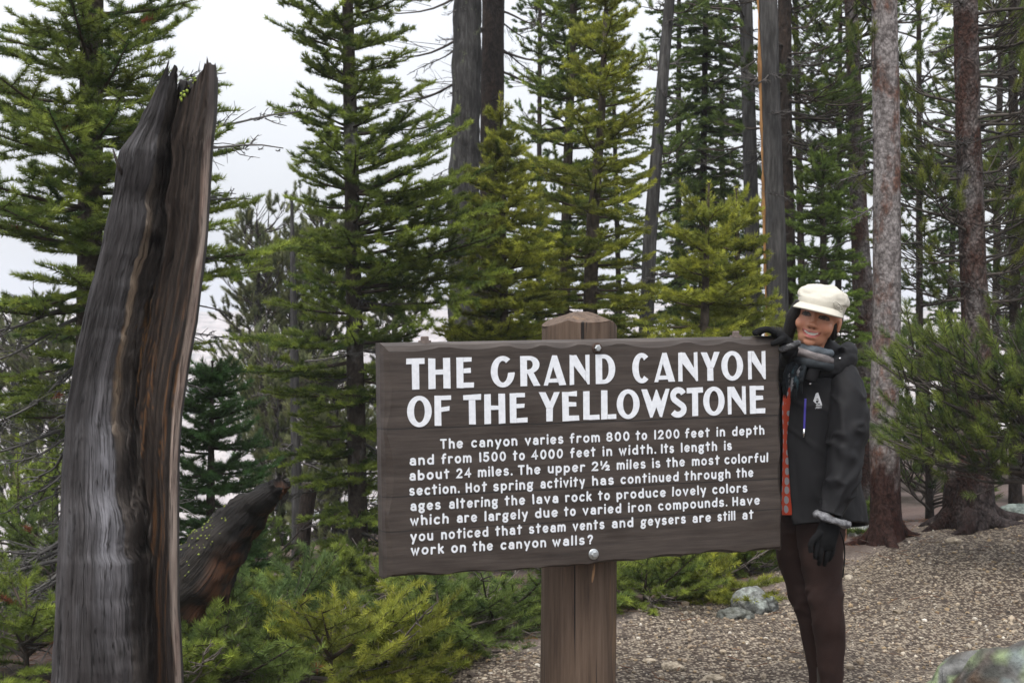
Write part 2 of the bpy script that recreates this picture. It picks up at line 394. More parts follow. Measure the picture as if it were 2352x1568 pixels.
GL = {
 'a': (.76, [E(.40, .66, .34, .34, 150, 0) + [(.75, .5), (.76, 0)], E(.38, .29, .36, .29, 0, 360, 20)]),
 'b': (.8, [[(0, 1.5), (.0, 0)], E(.4, .46, .40, .46, 0, 360, 22)]),
 'c': (.74, [E(.42, .5, .42, .5, 48, 312)]),
 'd': (.8, [[(.8, 1.5), (.8, 0)], E(.4, .46, .40, .46, 0, 360, 22)]),
 'e': (.82, [[(.1, .40), (.80, .60)] + E(.42, .5, .41, .5, 14, 318)]),
 'f': (.6, [E(.5, 1.17, .27, .33, 70, 180) + [(.23, .8), (.2, 0)], [(0, .86), (.56, .92)]]),
 'g': (.8, [E(.38, .62, .36, .37, 0, 360, 22), E(.38, -.16, .38, .30, 0, 360, 22), [(.64, .88), (.84, .98)], E(.34, .2, .24, .16, 110, 240, 8)]),
 'h': (.72, [[(0, 1.5), (0, 0)], [(0, .55)] + E(.36, .58, .36, .42, 165, 0) + [(.72, 0)]]),
 'i': (.0, [[(0, 1), (0, 0)], [(0, 1.45), (0, 1.5)]]),
 'k': (.68, [[(0, 1.5), (0, 0)], [(.62, 1), (0, .42)], [(.22, .6), (.68, 0)]]),
 'l': (.0, [[(0, 1.5), (0, 0)]]),
 'm': (1.24, [[(0, 1), (0, 0)], [(0, .6)] + E(.31, .62, .31, .38, 165, 0) + [(.62, 0)], [(.62, .6)] + E(.93, .62, .31, .38, 165, 0) + [(1.24, 0)]]),
 'n': (.72, [[(0, 1), (0, 0)], [(0, .55)] + E(.36, .58, .36, .42, 165, 0) + [(.72, 0)]]),
 'o': (.84, [E(.42, .5, .42, .5, 0, 360, 24)]),
 'p': (.8, [[(0, 1), (0, -.45)], E(.4, .52, .40, .47, 0, 360, 22)]),
 'r': (.55, [[(0, 1), (0, 0)], [(0, .5)] + E(.36, .6, .36, .4, 165, 55)]),
 's': (.68, [E(.34, .75, .31, .26, 35, 262, 12) + E(.34, .245, .34, .255, 88, -150, 12)]),
 't': (.62, [[(.28, 1.45), (.28, 0)], [(0, 1.02), (.62, 1.08)]]),
 'u': (.72, [[(0, 1)] + E(.36, .40, .36, .40, 180, 345) + [(.72, .5)], [(.72, 1), (.72, 0)]]),
 'v': (.8, [[(0, 1), (.4, 0), (.8, 1)]]),
 'w': (1.1, [[(0, 1), (.3, 0), (.56, .85), (.8, 0), (1.1, 1)]]),
 'y': (.82, [[(0, 1), (.42, .08)], [(.82, 1), (.30, -.48)]]),
 'T': (.9, [[(0, 1.42), (.9, 1.42)], [(.45, 1.42), (.45, 0)]]),
 'H': (.8, [[(0, 1.42), (0, 0)], [(.8, 1.42), (.8, 0)], [(0, .72), (.8, .72)]]),
 'I': (.0, [[(0, 1.42), (0, 0)]]),
 '0': (.8, [E(.4, .7, .4, .7, 0, 360, 26)]), '1': (.0, [[(0, 1.42), (0, 0)]]),
 '2': (.78, [E(.38, 1.02, .37, .38, 165, -25) + [(0, 0), (.78, 0)]]),
 '4': (.88, [[(.62, 0), (.62, 1.42), (0, .42), (.88, .46)]]),
 '5': (.78, [[(.72, 1.42), (.12, 1.42), (.08, .80)] + E(.34, .45, .42, .45, 115, -150)]),
 '8': (.8, [E(.4, 1.04, .34, .36, 0, 360, 22), E(.4, .34, .4, .34, 0, 360, 22)]),
 '\u00bd': (1.2, [[(.0, 1.5), (.0, .9)], [(.12, .25), (.85, 1.4)], E(.95, .55, .22, .2, 165, -30, 9) + [(.74, .0), (1.2, .0)]]),
 '.': (.0, [[(0, 0.02), (0, .06)]]), '?': (.62, [E(.31, 1.08, .31, .34, 170, -50) + [(.3, .4)], [(.28, 0), (.28, .05)]])}

PARA = [(0.4446, 0.0, [('The', 0.2008, 0.2836), ('canyon', 0.3132, 0.4836), ('varies', 0.5119, 0.6574), ('from', 0.6816, 0.7981), ('800', 0.8231, 0.9146), ('to', 0.9389, 0.9847), ('1200', 1.0133, 1.115), ('feet', 1.1372, 1.2389), ('in', 1.2667, 1.3022), ('depth', 1.3313, 1.4677)]),
(0.393, 0.0, [('and', 0.0909, 0.1781), ('from', 0.2039, 0.314), ('1500', 0.3425, 0.4406), ('to', 0.4656, 0.5111), ('4000', 0.5354, 0.6551), ('feet', 0.6824, 0.781), ('in', 0.8082, 0.8453), ('width.', 0.8717, 1.0199), ('Its', 1.0395, 1.0921), ('length', 1.12, 1.2683), ('is', 1.2973, 1.3299)]),
(0.3414, 0.0, [('about', 0.0895, 0.2334), ('24', 0.2576, 0.3125), ('miles.', 0.3362, 0.4639), ('The', 0.4842, 0.5688), ('upper', 0.5967, 0.7388), ('2\u00bd', 0.765, 0.8354), ('miles', 0.8627, 0.9771), ('is', 1.0033, 1.036), ('the', 1.0597, 1.1357), ('most', 1.1641, 1.2784), ('colorful', 1.2983, 1.4823)]),
(0.29, -0.001, [('section.', 0.0886, 0.269), ('Hot', 0.291, 0.3686), ('spring', 0.3918, 0.5404), ('activity', 0.5673, 0.7381), ('has', 0.7658, 0.8504), ('continued', 0.8768, 1.1093), ('through', 1.1325, 1.3227), ('the', 1.3466, 1.4191)]),
(0.238, -0.0035, [('ages', 0.0914, 0.2), ('altering', 0.2293, 0.4077), ('the', 0.4329, 0.5096), ('lava', 0.5371, 0.635), ('rock', 0.6613, 0.7633), ('to', 0.7878, 0.8344), ('produce', 0.8601, 1.0564), ('lovely', 1.0822, 1.2208), ('colors', 1.2462, 1.3928)]),
(0.1879, -0.0024, [('which', 0.09, 0.2279), ('are', 0.2568, 0.3313), ('largely', 0.3584, 0.519), ('due', 0.5458, 0.6324), ('to', 0.6558, 0.7009), ('varied', 0.7274, 0.8781), ('iron', 0.9051, 0.997), ('compounds.', 1.0246, 1.3083), ('Have', 1.3293, 1.445)]),
(0.1334, -0.001, [('you', 0.0898, 0.1713), ('noticed', 0.1999, 0.3715), ('that', 0.3962, 0.4967), ('steam', 0.5222, 0.6614), ('vents', 0.6881, 0.8114), ('and', 0.8398, 0.9249), ('geysers', 0.9543, 1.136), ('are', 1.1628, 1.2395), ('still', 1.2663, 1.3408), ('at', 1.3697, 1.4176)]),
(0.0868, -0.008, [('work', 0.0911, 0.2094), ('on', 0.2354, 0.2887), ('the', 0.3122, 0.3877), ('canyon', 0.4156, 0.5861), ('walls?', 0.61, 0.7658)])]
HEAD = [(.6510, .7565, [('T', 0.0846, 0.15), ('H', 0.1632, 0.2407), ('E', 0.2641, 0.3265), ('G', 0.3889, 0.4778), ('R', 0.4985, 0.5727), ('A', 0.5867, 0.6711), ('N', 0.686, 0.7614), ('D', 0.7858, 0.8616), ('C', 0.9293, 1.0007), ('A', 1.017, 1.1003), ('N', 1.1139, 1.193), ('Y', 1.2067, 1.283), ('O', 1.2907, 1.381), ('N', 1.402, 1.4764)]),
(.5238, .6268, [('O', 0.0853, 0.1725), ('F', 0.1824, 0.2428), ('T', 0.287, 0.3516), ('H', 0.3632, 0.4401), ('E', 0.4573, 0.5222), ('Y', 0.5674, 0.6451), ('E', 0.6558, 0.7188), ('L', 0.7352, 0.7975), ('L', 0.8055, 0.8633), ('O', 0.8662, 0.956), ('W', 0.9634, 1.0767), ('S', 1.0783, 1.1443), ('T', 1.1473, 1.2124), ('O', 1.2139, 1.3018), ('N', 1.3157, 1.3908), ('E', 1.4088, 1.4729)])]

def ring(cx, cy, ox, oy, ix, iy, a0, a1, n=26):
    o = E(cx, cy, ox, oy, a0, a1, n); i = E(cx, cy, ix, iy, a0, a1, n)
    return [[o[k], o[k + 1], i[k + 1], i[k]] for k in range(n - 1)]

def rc(x0, y0, x1, y1): return [(x0, y0), (x1, y0), (x1, y1), (x0, y1)]

def caps(ch, w):
    sv = .235; c = w / 2
    if ch == 'T': return [rc(0, .82, w, 1), rc(c - sv / 2, 0, c + sv / 2, .82)]
    if ch == 'H': return [rc(0, 0, sv, 1), rc(w - sv, 0, w, 1), rc(sv, .46, w - sv, .61)]
    if ch == 'E': return [rc(0, 0, sv, 1), rc(sv, .85, w - .07, 1), rc(sv, .49, w - .10, .64), rc(sv, 0, w, .17)]
    if ch == 'F': return [rc(0, 0, sv, 1), rc(sv, .85, w, 1), rc(sv, .48, w - .06, .63)]
    if ch == 'L': return [rc(0, 0, sv, 1), rc(sv, 0, w, .17)]
    if ch == 'A':
        li = lambda y: .17 * w + .25 * w * y / .62; ri = lambda y: .68 * w - .26 * w * y / .62
        return [[(0, 0), (.17 * w, 0), (.42 * w, .62), (.42 * w, 1), (.40 * w, 1)], [(w, 0), (.60 * w, 1), (.42 * w, 1), (.42 * w, .62), (.68 * w, 0)],
                [(li(.09), .09), (ri(.09), .09), (ri(.22), .22), (li(.22), .22)]]
    if ch == 'N':
        s = .145
        return [rc(0, 0, s, 1), [(s, 1), (s, .64), (w - s, .12), (w - s, .44), (.30 * w + .03, 1)], [(w - s, .12), (w - .06, 0), (w, 0), (w, 1), (w - s, 1)]]
    if ch == 'Y':
        return [rc(c - sv / 2, 0, c + sv / 2, .45), [(0, 1), (c - sv / 2, .45), (c, .45), (c + .02, .64), (.32 * w, 1)], [(c + .02, .64), (c, .45), (c + sv / 2, .45), (w, 1), (.74 * w, 1)]]
    if ch == 'O': return ring(c, .5, c, .52, c - sv, .37, 0, 360, 33)
    if ch == 'C': return ring(c + .02, .5, c + .02, .52, c - sv + .02, .36, 48, 312)
    if ch == 'G': return ring(c, .5, c, .52, c - sv, .36, 52, 352) + [[(w - sv + .002, .43), (w - .002, .43), (w - .01, .47), (w - sv + .01, .46)]]
    if ch == 'D': return [rc(0, 0, sv, 1), rc(sv, .86, .42 * w, 1), rc(sv, 0, .42 * w, .14)] + ring(.42 * w, .5, .58 * w, .5, .58 * w - sv, .36, -90, 90, 18)
    if ch == 'R': return [rc(0, 0, sv, 1), rc(sv, .86, .45 * w, 1), rc(sv, .42, .45 * w, .55)] + ring(.45 * w, .71, .52 * w, .29, .52 * w - sv, .15, -90, 90, 16) + [[(.36 * w, .42), (w - sv, 0), (w, 0), (.66 * w, .45), (.52 * w, .42)]]
    if ch == 'W': return [[(0, 1), (.30 * w, 0), (.38 * w, 0), (.52 * w, .36), (.64 * w, 0), (.72 * w, 0), (w, 1), (.87 * w, 1), (.70 * w, .54), (.56 * w, .97), (.52 * w, .97), (.37 * w, .54), (.20 * w, 1)]]
    return []

def seg_strip(pts, hw):
    out = []
    for V, F in stroke(pts, hw, 0, cap=False):
        for q in F[0]: out.append([tuple(V[k][:2]) for k in q])
    return out

sw, sh = 1.5455, .811
U_ = np.array([0.94056936, 0.33954048, 0.00644572]); V_ = np.array([-0.01441115, 0.02094313, 0.9996768]); N_ = np.array([0.33929575, -0.94035825, 0.02459164])
SC = np.array([-0.430, 4.745, 0.626])                       # bottom left corner of the board's face
SM = Matrix(((U_[0], V_[0], N_[0], SC[0]), (U_[1], V_[1], N_[1], SC[1]), (U_[2], V_[2], N_[2], SC[2]), (0, 0, 0, 1)))
pg = P(1330, 1500, 5.24); pbase = np.array([pg[0], pg[1], float(gz(pg[0], pg[1]))])
sign = thing("park_sign", "big dark brown wooden sign with white routed lettering on a thick log post", "sign", pbase)
SML = Matrix.Translation(-Vector(pbase)) @ SM

# board: scalloped hand-cut edges; outline of the face, outline of the body, back
rg = np.random.RandomState(5)
def scallop(n, wl, seed, lo=.012, hi=.034):
    """width of the hand-cut bevel along an edge of n samples: shallow gouge after gouge"""
    r = np.random.RandomState(seed); out = np.zeros(n); i = 0
    while i < n:
        L = int(n / wl * r.uniform(.7, 1.5)); a = r.uniform(.5, 1.0); k = np.arange(min(L, n - i)) / L
        out[i:i + len(k)] = lo + (hi - lo) * a * np.sin(np.pi * k) ** .8; i += L
    return out
nH, nV = 240, 120
su = np.linspace(0, sw, nH, endpoint=False); svv = np.linspace(0, sh, nV, endpoint=False)
b0 = scallop(nH, 7, 1, .004, .016); b1 = scallop(nV, 4.5, 2, .006, .028); b2 = scallop(nH, 8, 3, .012, .036); b3 = scallop(nV, 4, 4, .008, .04)
bw = scallop(nH, 6, 9, .0, .009) + .003 * np.sin(np.linspace(0, 9, nH) + 1)
bw -= bw.min()
for arr_ in (b0, b1, b2, b3, bw):                        # steady width next to the corners
    arr_[:10] = arr_[10]; arr_[-10:] = arr_[-11]
def outline(fac, extra=0.0):
    bt = np.column_stack([su, b0 * fac + extra + bw])
    rt = np.column_stack([sw - b1 * fac - extra, svv]); tp = np.column_stack([sw - su, sh - b2 * fac - extra]); lf = np.column_stack([b3 * fac + extra, sh - svv])
    q = np.vstack([bt, rt, tp, lf])
    q[:, 0] = np.clip(q[:, 0], 0, sw)
    return q
oA = outline(1.0); oB = outline(0.0)
for o_, ff in ((oA, 1.0), (oB, 0.0)):                      # keep corners inside both bevels
    o_[:, 0] = np.clip(o_[:, 0], .014 * ff, sw - .012 * ff); o_[:, 1] = np.clip(o_[:, 1], .004 * ff, sh - .018 * ff)
oA[:nH, 0] = np.clip(oA[:nH, 0], oA[-1, 0], oA[nH, 0]); oA[nH + nV:2 * nH + nV, 0] = np.clip(oA[nH + nV:2 * nH + nV, 0], oA[2 * nH + nV, 0], oA[nH + nV - 1, 0])
oA[nH:nH + nV, 1] = np.clip(oA[nH:nH + nV, 1], oA[nH - 1, 1], oA[nH + nV, 1]); oA[2 * nH + nV:, 1] = np.clip(oA[2 * nH + nV:, 1], oA[0, 1], oA[2 * nH + nV - 1, 1])
nO = len(oA); thk = .085
rings = [np.column_stack([oA, np.zeros(nO)]), np.column_stack([oA * .35 + oB * .65, np.full(nO, -.010)]), np.column_stack([oB, np.full(nO, -.030)]), np.column_stack([oB, np.full(nO, -thk)])]
mb = MB(); ii = np.arange(nO); jj = (ii + 1) % nO; cen = np.array([[sw / 2, sh / 2, 0], [sw / 2, sh / 2, -thk]])
mb.add(np.vstack(rings + [cen]), [grid_faces(4, nO)[:, ::-1], np.stack([ii, jj, 0 * ii + 4 * nO], 1), np.stack([jj + 3 * nO, ii + 3 * nO, 0 * ii + 4 * nO + 1], 1)])
m, t, bs = newmat("brown stained planks"); bs.inputs['Roughness'].default_value = .55; bs.inputs['Specular IOR Level'].default_value = .35
v = coords(t, (1.2, 22, 6)); gr = noise(t, v, 3.2, 8, .68); v2 = coords(t, (.8, 3.5, 3)); bl = noise(t, v2, 4, 5, .6)
c = ramp(t, gr, [(.25, (.022, .0165, .0135)), (.5, (.045, .0345, .029)), (.75, (.065, .052, .044))])
c = mixc(t, ramp(t, bl, [(.35, (.8, .75, .7)), (.65, (1.08, 1.08, 1.08))]), (0, 0, 0), c) if False else mixc(t, 1.0, c, ramp(t, bl, [(.32, (.58, .52, .47)), (.5, (.95, .94, .93)), (.7, (1.22, 1.22, 1.22))]), 'MULTIPLY')
# joints between the planks: thin dark lines at fixed heights, slightly wavy
cx = N(t, "ShaderNodeTexCoord"); sp = N(t, "ShaderNodeSeparateXYZ"); t.links.new(cx.outputs['Object'], sp.inputs[0])
wv = noise(t, coords(t, (3, 0, 0)), 2.0, 3)
acc = None
for hgt, slope, wd_ in ((.518, -.003, .0022), (.287, -.0075, .0020), (.169, -.005, .0017), (.645, 0, .0006)):
    m1 = N(t, "ShaderNodeMath", operation='MULTIPLY_ADD'); t.links.new(sp.outputs[0], m1.inputs[0]); m1.inputs[1].default_value = -slope; t.links.new(sp.outputs[1], m1.inputs[2])
    m2 = N(t, "ShaderNodeMath", operation='MULTIPLY_ADD'); t.links.new(wv, m2.inputs[0]); m2.inputs[1].default_value = .008; t.links.new(m1.outputs[0], m2.inputs[2])
    m3 = N(t, "ShaderNodeMath", operation='COMPARE'); t.links.new(m2.outputs[0], m3.inputs[0]); m3.inputs[1].default_value = hgt + .004; m3.inputs[2].default_value = wd_
    if acc is None: acc = m3.outputs[0]
    else:
        m4 = N(t, "ShaderNodeMath", operation='MAXIMUM'); t.links.new(acc, m4.inputs[0]); t.links.new(m3.outputs[0], m4.inputs[1]); acc = m4.outputs[0]
crk = noise(t, coords(t, (1.6, 40, 4)), 2.6, 5, .7)
ck = ramp(t, crk, [(.69, (0, 0, 0)), (.73, (1, 1, 1))])
c = mixc(t, ck, c, (.018, .014, .012)); c = mixc(t, acc, c, (.012, .010, .009)); t.links.new(c, bs.inputs['Base Color'])
hs = N(t, "ShaderNodeMath", operation='SUBTRACT'); t.links.new(gr, hs.inputs[0]); t.links.new(acc, hs.inputs[1]); bump(t, bs, hs.outputs[0], .35, .004)
board = mb.build("board", m, sign, smooth=False); board.matrix_local = SML

# lettering
m, t, bs = newmat("white sign paint"); bs.inputs['Roughness'].default_value = .45; bs.inputs['Specular IOR Level'].default_value = .4
pn = noise(t, coords(t), 60, 4); t.links.new(ramp(t, pn, [(.3, (.60, .62, .66)), (.7, (.72, .74, .78))]), bs.inputs['Base Color'])
cx = N(t, "ShaderNodeTexCoord"); mp = N(t, "ShaderNodeMapping"); mp.inputs['Scale'].default_value = (6, 55, 0); t.links.new(cx.outputs['Object'], mp.inputs['Vector'])
ckn = noise(t, mp.outputs['Vector'], 1.0, 3, .5); bump(t, bs, ckn, .08, .003); M['paint'] = m
mb = MB(); rg = np.random.RandomState(11)
for (v0, v1, row) in HEAD:
    H_ = v1 - v0
    for ch, u0, u1 in row:
        w = (u1 - u0) / H_
        polys = caps(ch, w)
        if ch == 'S':
            sp_ = E(w * .5 + .01, .735, w * .5 - .11, .20, 20, 240, 14) + E(w * .5 - .01, .255, w * .5 - .09, .19, 62, -150, 14)
            polys = seg_strip(sp_, .105)
        for k, pl in enumerate(polys):
            pl = np.array(pl); a = 0.5 * np.sum(pl[:, 0] * np.roll(pl[:, 1], -1) - np.roll(pl[:, 0], -1) * pl[:, 1])
            if a < 0: pl = pl[::-1]
            z = .0022 + (k % 3) * .00012 + rg.uniform(0, .00005)
            T = np.column_stack([u0 + pl[:, 0] * H_ + rg.normal(0, .0006, len(pl)) * (len(polys) < 8), v0 + pl[:, 1] * H_ + rg.normal(0, .0008, len(pl)) * (len(polys) < 8), np.full(len(pl), z)])
            B = T.copy(); B[:, 2] = -.003; n = len(pl)
            i = np.arange(n); j = (i + 1) % n
            mb.add(np.vstack([T, B]), [np.arange(n)[None, :], np.stack([i, i + n, j + n, j], 1)])
heading = mb.build("heading_lettering", M['paint'], sign, smooth=False); heading.matrix_local = SML
mb = MB(); XH = .0197; HW = .0034
for base, slope, words in PARA:
    for wtxt, u0, u1 in words:
        xs = []; x = 0
        for k, ch in enumerate(wtxt):
            gw = GL[ch][0]; xs.append(x); x += gw + .66
            if k + 1 < len(wtxt) and (wtxt[k + 1] == '?'): x += .12
        tot = x - .66
        f = (u1 - u0 - 2 * HW) / tot if tot > .2 else XH
        for k, ch in enumerate(wtxt):
            gw, sts = GL[ch]; j1, j2 = rg.normal(0, .012), rg.normal(0, .02)
            if ch == '4' or ch == '2': pass
            for q, st in enumerate(sts):
                pts = []
                for (a, c_) in st:
                    pts.append((u0 + HW + (xs[k] + a + j2 * (c_ - .5)) * f, 0 + base + HW * .6 + slope * (u0 + (xs[k] + a) * f) + (c_ * 1.0 + j1) * XH))
                for V, F in stroke(pts, HW * rg.uniform(.94, 1.06), .0012 + .00016 * q + rg.uniform(0, .00004)):
                    mb.add(V, F)
para = mb.build("paragraph_lettering", M['paint'], sign, smooth=False); para.matrix_local = SML

# bolts
M['zinc'] = simple("galvanised steel", (.46, .48, .49), .35, .5, 80, .2, .2, .001, .85)
M['rust'] = simple("rusty washer", (.05, .032, .024), .8, .2, 60, .3)
def bolt(u, v, mtl, wm, r=.0125):
    p, nn = [], 6
    w = MB(); V, F = tube([(0, 0, -.002), (0, 0, .003), (0, 0, .0045)], [r * 1.55, r * 1.55, r * 1.3], 24); w.add(V, F)
    wo_ = w.build("washer", wm)
    h = MB(); V, F = tube([(0, 0, .004), (0, 0, .012), (0, 0, .0145)], [r, r, r * .75], 6); h.add(V, F)
    ho = h.build("bolt", mtl, sign, smooth=False); ho.matrix_local = SML @ Matrix.Translation((u, v, 0)); wo_.parent = ho
bolt(.792, .7795, M['zinc'], M['rust']); bolt(.7675, .0435, M['zinc'], M['zinc'])
# two lag-bolt heads on the top edge, painted over
M['paint_brown'] = simple("brown painted iron", (.11, .085, .075), .6, .3, 60, .3, .3)
for u in (.165, 1.378):
    h = MB(); V, F = tube([(0, -.004, 0), (0, .006, 0)], [.024, .022], 14); h.add(V, F); V, F = tube([(0, .006, 0), (0, .018, 0), (0, .021, 0)], [.015, .0145, .011], 6); h.add(V, F)
    ho = h.build("bolt", M['paint_brown'], sign, smooth=False); ho.matrix_local = SML @ Matrix.Translation((u, sh, -.045))

# post: a thick log, top hewn to a blunt point
hp = 174 / FPX * 5.24 / 2
nn = 46; zz = np.concatenate([np.linspace(-.12, 1.43, 60), np.linspace(1.435, 1.60, 14)])
th = np.linspace(0, 2 * np.pi, nn, endpoint=False); V = []
for z in zz:
    r = hp * (1 + .012 * np.sin(th * 3 + z * 2) + .01 * np.sin(th * 7 + 1 + z * 5)) * (1.02 - .01 * z)
    px, py = r * np.cos(th) * .985, r * np.sin(th)
    q = np.stack([px, py, np.full(nn, z)], -1); V.append(q)
V = np.array(V); xo, yo = V[..., 0], V[..., 1]
top = 1.555 - .085 * np.clip(np.abs(xo + .02) / hp, 0, 1) ** 1.6 - .10 * np.clip(-yo / hp, 0, 1) * .35 - np.where(xo > .02, (xo - .02) * .30, -(xo - .02) * -.38)
top = 1.558 - np.maximum(.02, 0) - np.maximum.reduce([.42 * (-xo - .01), .55 * (xo - .035), .35 * (-yo - .03), .35 * (yo - .03), 0 * xo])
V[..., 2] = np.minimum(V[..., 2], top)
mb = MB(); mb.add(V.reshape(-1, 3), [grid_faces(len(zz), nn)])
tr = np.linspace(1, 0, 9)[:, None]; cap_ = np.stack([V[-1, :, 0][None] * tr, V[-1, :, 1][None] * tr, 0 * tr * V[-1, :, 0][None]], -1)
xo, yo = cap_[..., 0], cap_[..., 1]
cap_[..., 2] = 1.538 - np.maximum.reduce([.42 * (-xo - .01), .55 * (xo - .035), .35 * (-yo - .03), .35 * (yo - .03), 0 * xo])
mb.add(cap_.reshape(-1, 3), [grid_faces(9, nn)])
m, t, bs = newmat("post wood"); bs.inputs['Roughness'].default_value = .75; bs.inputs['Specular IOR Level'].default_value = .25
v = coords(t, (14, 14, .7)); g1 = noise(t, v, 3.0, 8, .7); g2 = noise(t, coords(t, (5, 5, .5)), 2.5, 4, .6)
c = ramp(t, g1, [(.25, (.026, .017, .012)), (.5, (.090, .060, .042)), (.75, (.14, .10, .074))])
c = mixc(t, ramp(t, g2, [(.62, (0, 0, 0)), (.72, (1, 1, 1))]), c, (.17, .105, .06))
ckv = noise(t, coords(t, (26, 26, .35)), 2.4, 3, .5); c = mixc(t, ramp(t, ckv, [(.66, (0, 0, 0)), (.69, (1, 1, 1))]), c, (.012, .009, .008))
t.links.new(c, bs.inputs['Base Color']); hs = N(t, "ShaderNodeMath", operation='SUBTRACT'); t.links.new(g1, hs.inputs[0]); t.links.new(ramp(t, ckv, [(.64, (0, 0, 0)), (.70, (1, 1, 1))]), hs.inputs[1]); bump(t, bs, hs.outputs[0], .6, .008)
post = mb.build("post", m, sign)
post.location = (0, .045, -pbase[2]); post.rotation_euler = (0, 0, math.radians(15))
M['gouge'] = simple("raw gouged wood", (.30, .18, .10), .8, .15, 40, .4, .3, .002, 0, (3, 3, .5))
mb = MB(); V, F = ball((0, 0, 0), (.006, .004, .045)); mb.add(V, F)
gg = mb.build("gouge", M['gouge'], sign); gg.location = (.045, .045 - math.sqrt(hp ** 2 - .045 ** 2) * .995, .575 - pbase[2]); gg.rotation_euler = (0, math.radians(9), 0)

# ------------------------------------------------------------------ trees: branch generator
class Lod:
    def __init__(s, px, dens=1.0):
        s.sp = max(.0009, .135 * px) / dens; s.w = max(.003, .80 * px); s.nl = .036 + .4 * px; s.gap = .062 + 2.0 * px

def needles(S, D, Upv, l, lod, rng, c0, c1, nl=None, spread=(-2.3, 2.3), lean=.42, sp=None, w=None):
    """needle triangles on twigs: start S, direction D, up vector, length l, colours c0 (base) and c1 (tip)"""
    nl = nl or lod.nl; sp = sp or lod.sp; w = w or lod.w
    k = np.maximum(3, (l / sp).astype(int)); idx = np.repeat(np.arange(len(l)), k); n = len(idx)
    s = rng.uniform(0.02, 1.0, n); a = rng.uniform(spread[0], spread[1], n)
    Dn = D[idx]; B = np.cross(Dn, Upv[idx])
    rad = Upv[idx] * np.cos(a)[:, None] + B * np.sin(a)[:, None]
    dirn = norm(Dn * (lean + .5 * s[:, None] ** 3) + rad * (1 - .35 * s[:, None] ** 4) + rng.normal(0, .12, (n, 3)))
    p = S[idx] + Dn * (s * l[idx])[:, None]
    ln = nl * rng.uniform(.72, 1.12, n) * (1 - .12 * s)
    side = norm(np.cross(dirn, rng.normal(size=(n, 3)))) * (w * .5)
    tip = p + dirn * ln[:, None]
    V = np.stack([p + side, p - side, tip], 1).reshape(-1, 3)
    f = np.clip(s + rng.normal(0, .15, n), 0, 1)[:, None]; br = rng.uniform(.8, 1.2, n)[:, None]
    C = (c0[idx] * (1 - f) + c1[idx] * f) * br
    return V, np.arange(3 * n).reshape(-1, 3), np.repeat(C, 3, 0)

def stems(S, Ee, r0, r1, c):
    d = norm(Ee - S); a = norm(np.cross(d, np.array([.31, .2, .93]))); b = np.cross(d, a); th = np.array([0, 2.094, 4.189]); n = len(S)
    o = a[:, None] * np.cos(th)[None, :, None] + b[:, None] * np.sin(th)[None, :, None]
    r0 = np.broadcast_to(np.asarray(r0, float), (n,)); r1 = np.broadcast_to(np.asarray(r1, float), (n,))
    V = np.concatenate([S[:, None] + o * r0[:, None, None], Ee[:, None] + o * r1[:, None, None]], 1).reshape(-1, 3)
    q = np.array([[0, 1, 4, 3], [1, 2, 5, 4], [2, 0, 3, 5]]); F = (np.arange(n) * 6)[:, None, None] + q[None]
    return V, F.reshape(-1, 4), np.tile(np.asarray(c, float), (n * 6, 1)) if np.ndim(c) == 1 else np.repeat(c, 6, 0)

GREEN = dict(old=(.060, .096, .024), new=(.30, .36, .060), wood=(.055, .042, .033))
YELLOW = dict(old=(.085, .116, .024), new=(.40, .41, .060), wood=(.06, .045, .033))
DARK = dict(old=(.050, .084, .026), new=(.20, .26, .058), wood=(.05, .04, .033))
BLUE = dict(old=(.048, .092, .036), new=(.20, .28, .078), wood=(.05, .04, .033))
PINE = dict(old=(.058, .094, .028), new=(.29, .31, .065), wood=(.07, .06, .052))

def bend(V, L, c):
    t_ = V[:, 0] / L; V = V.copy(); V[:, 2] += L * (c[0] * t_ + c[1] * t_ * t_); V[:, 1] += L * c[2] * t_ * t_; return V

def twigs(rng, L, bare, lod, maxl=.40, wide=.58):
    ns = max(5, int(L * (1 - bare) / lod.gap)); t_ = np.linspace(bare, .96, ns) + rng.uniform(-.02, .02, ns)
    side = np.where(np.arange(ns) % 2 == 0, 1, -1); l = np.minimum(maxl, wide * (1 - t_) * L + .085) * rng.uniform(.6, 1.15, ns)
    an_ = np.radians(rng.uniform(44, 66, ns)); z0 = np.zeros(ns)
    S = [np.stack([t_ * L, z0, z0], 1)]; D = [norm(np.stack([np.cos(an_), side * np.sin(an_), rng.uniform(-.12, .22, ns)], 1))]; ll = [l]; od = [np.ones(ns)]
    for j in np.where(l > .13)[0]:
        m_ = max(2, int(l[j] / (lod.gap * 1.05))); f = np.linspace(.22, .9, m_) + rng.uniform(-.04, .04, m_); sd = np.where(np.arange(m_) % 2 == 0, 1, -1)
        d = D[0][j]; lat = np.array([-d[1], d[0], 0]); aa = np.radians(rng.uniform(40, 58, m_))
        S.append(S[0][j] + d * (f * l[j])[:, None]); D.append(norm(d * np.cos(aa)[:, None] + lat * (sd * np.sin(aa))[:, None] + np.array([0, 0, .06]) + rng.normal(0, .07, (m_, 3))))
        ll.append((.42 * (1 - f) * l[j] + .055) * rng.uniform(.7, 1.2, m_)); od.append(np.full(m_, 2.0))
    S.append(np.array([[L * max(bare, .45), 0, 0]])); D.append(np.array([[1.0, 0, 0]])); ll.append(np.array([L * (1 - max(bare, .45))])); od.append(np.ones(1))
    return np.concatenate(S), np.concatenate(D), np.concatenate(ll), np.concatenate(od)

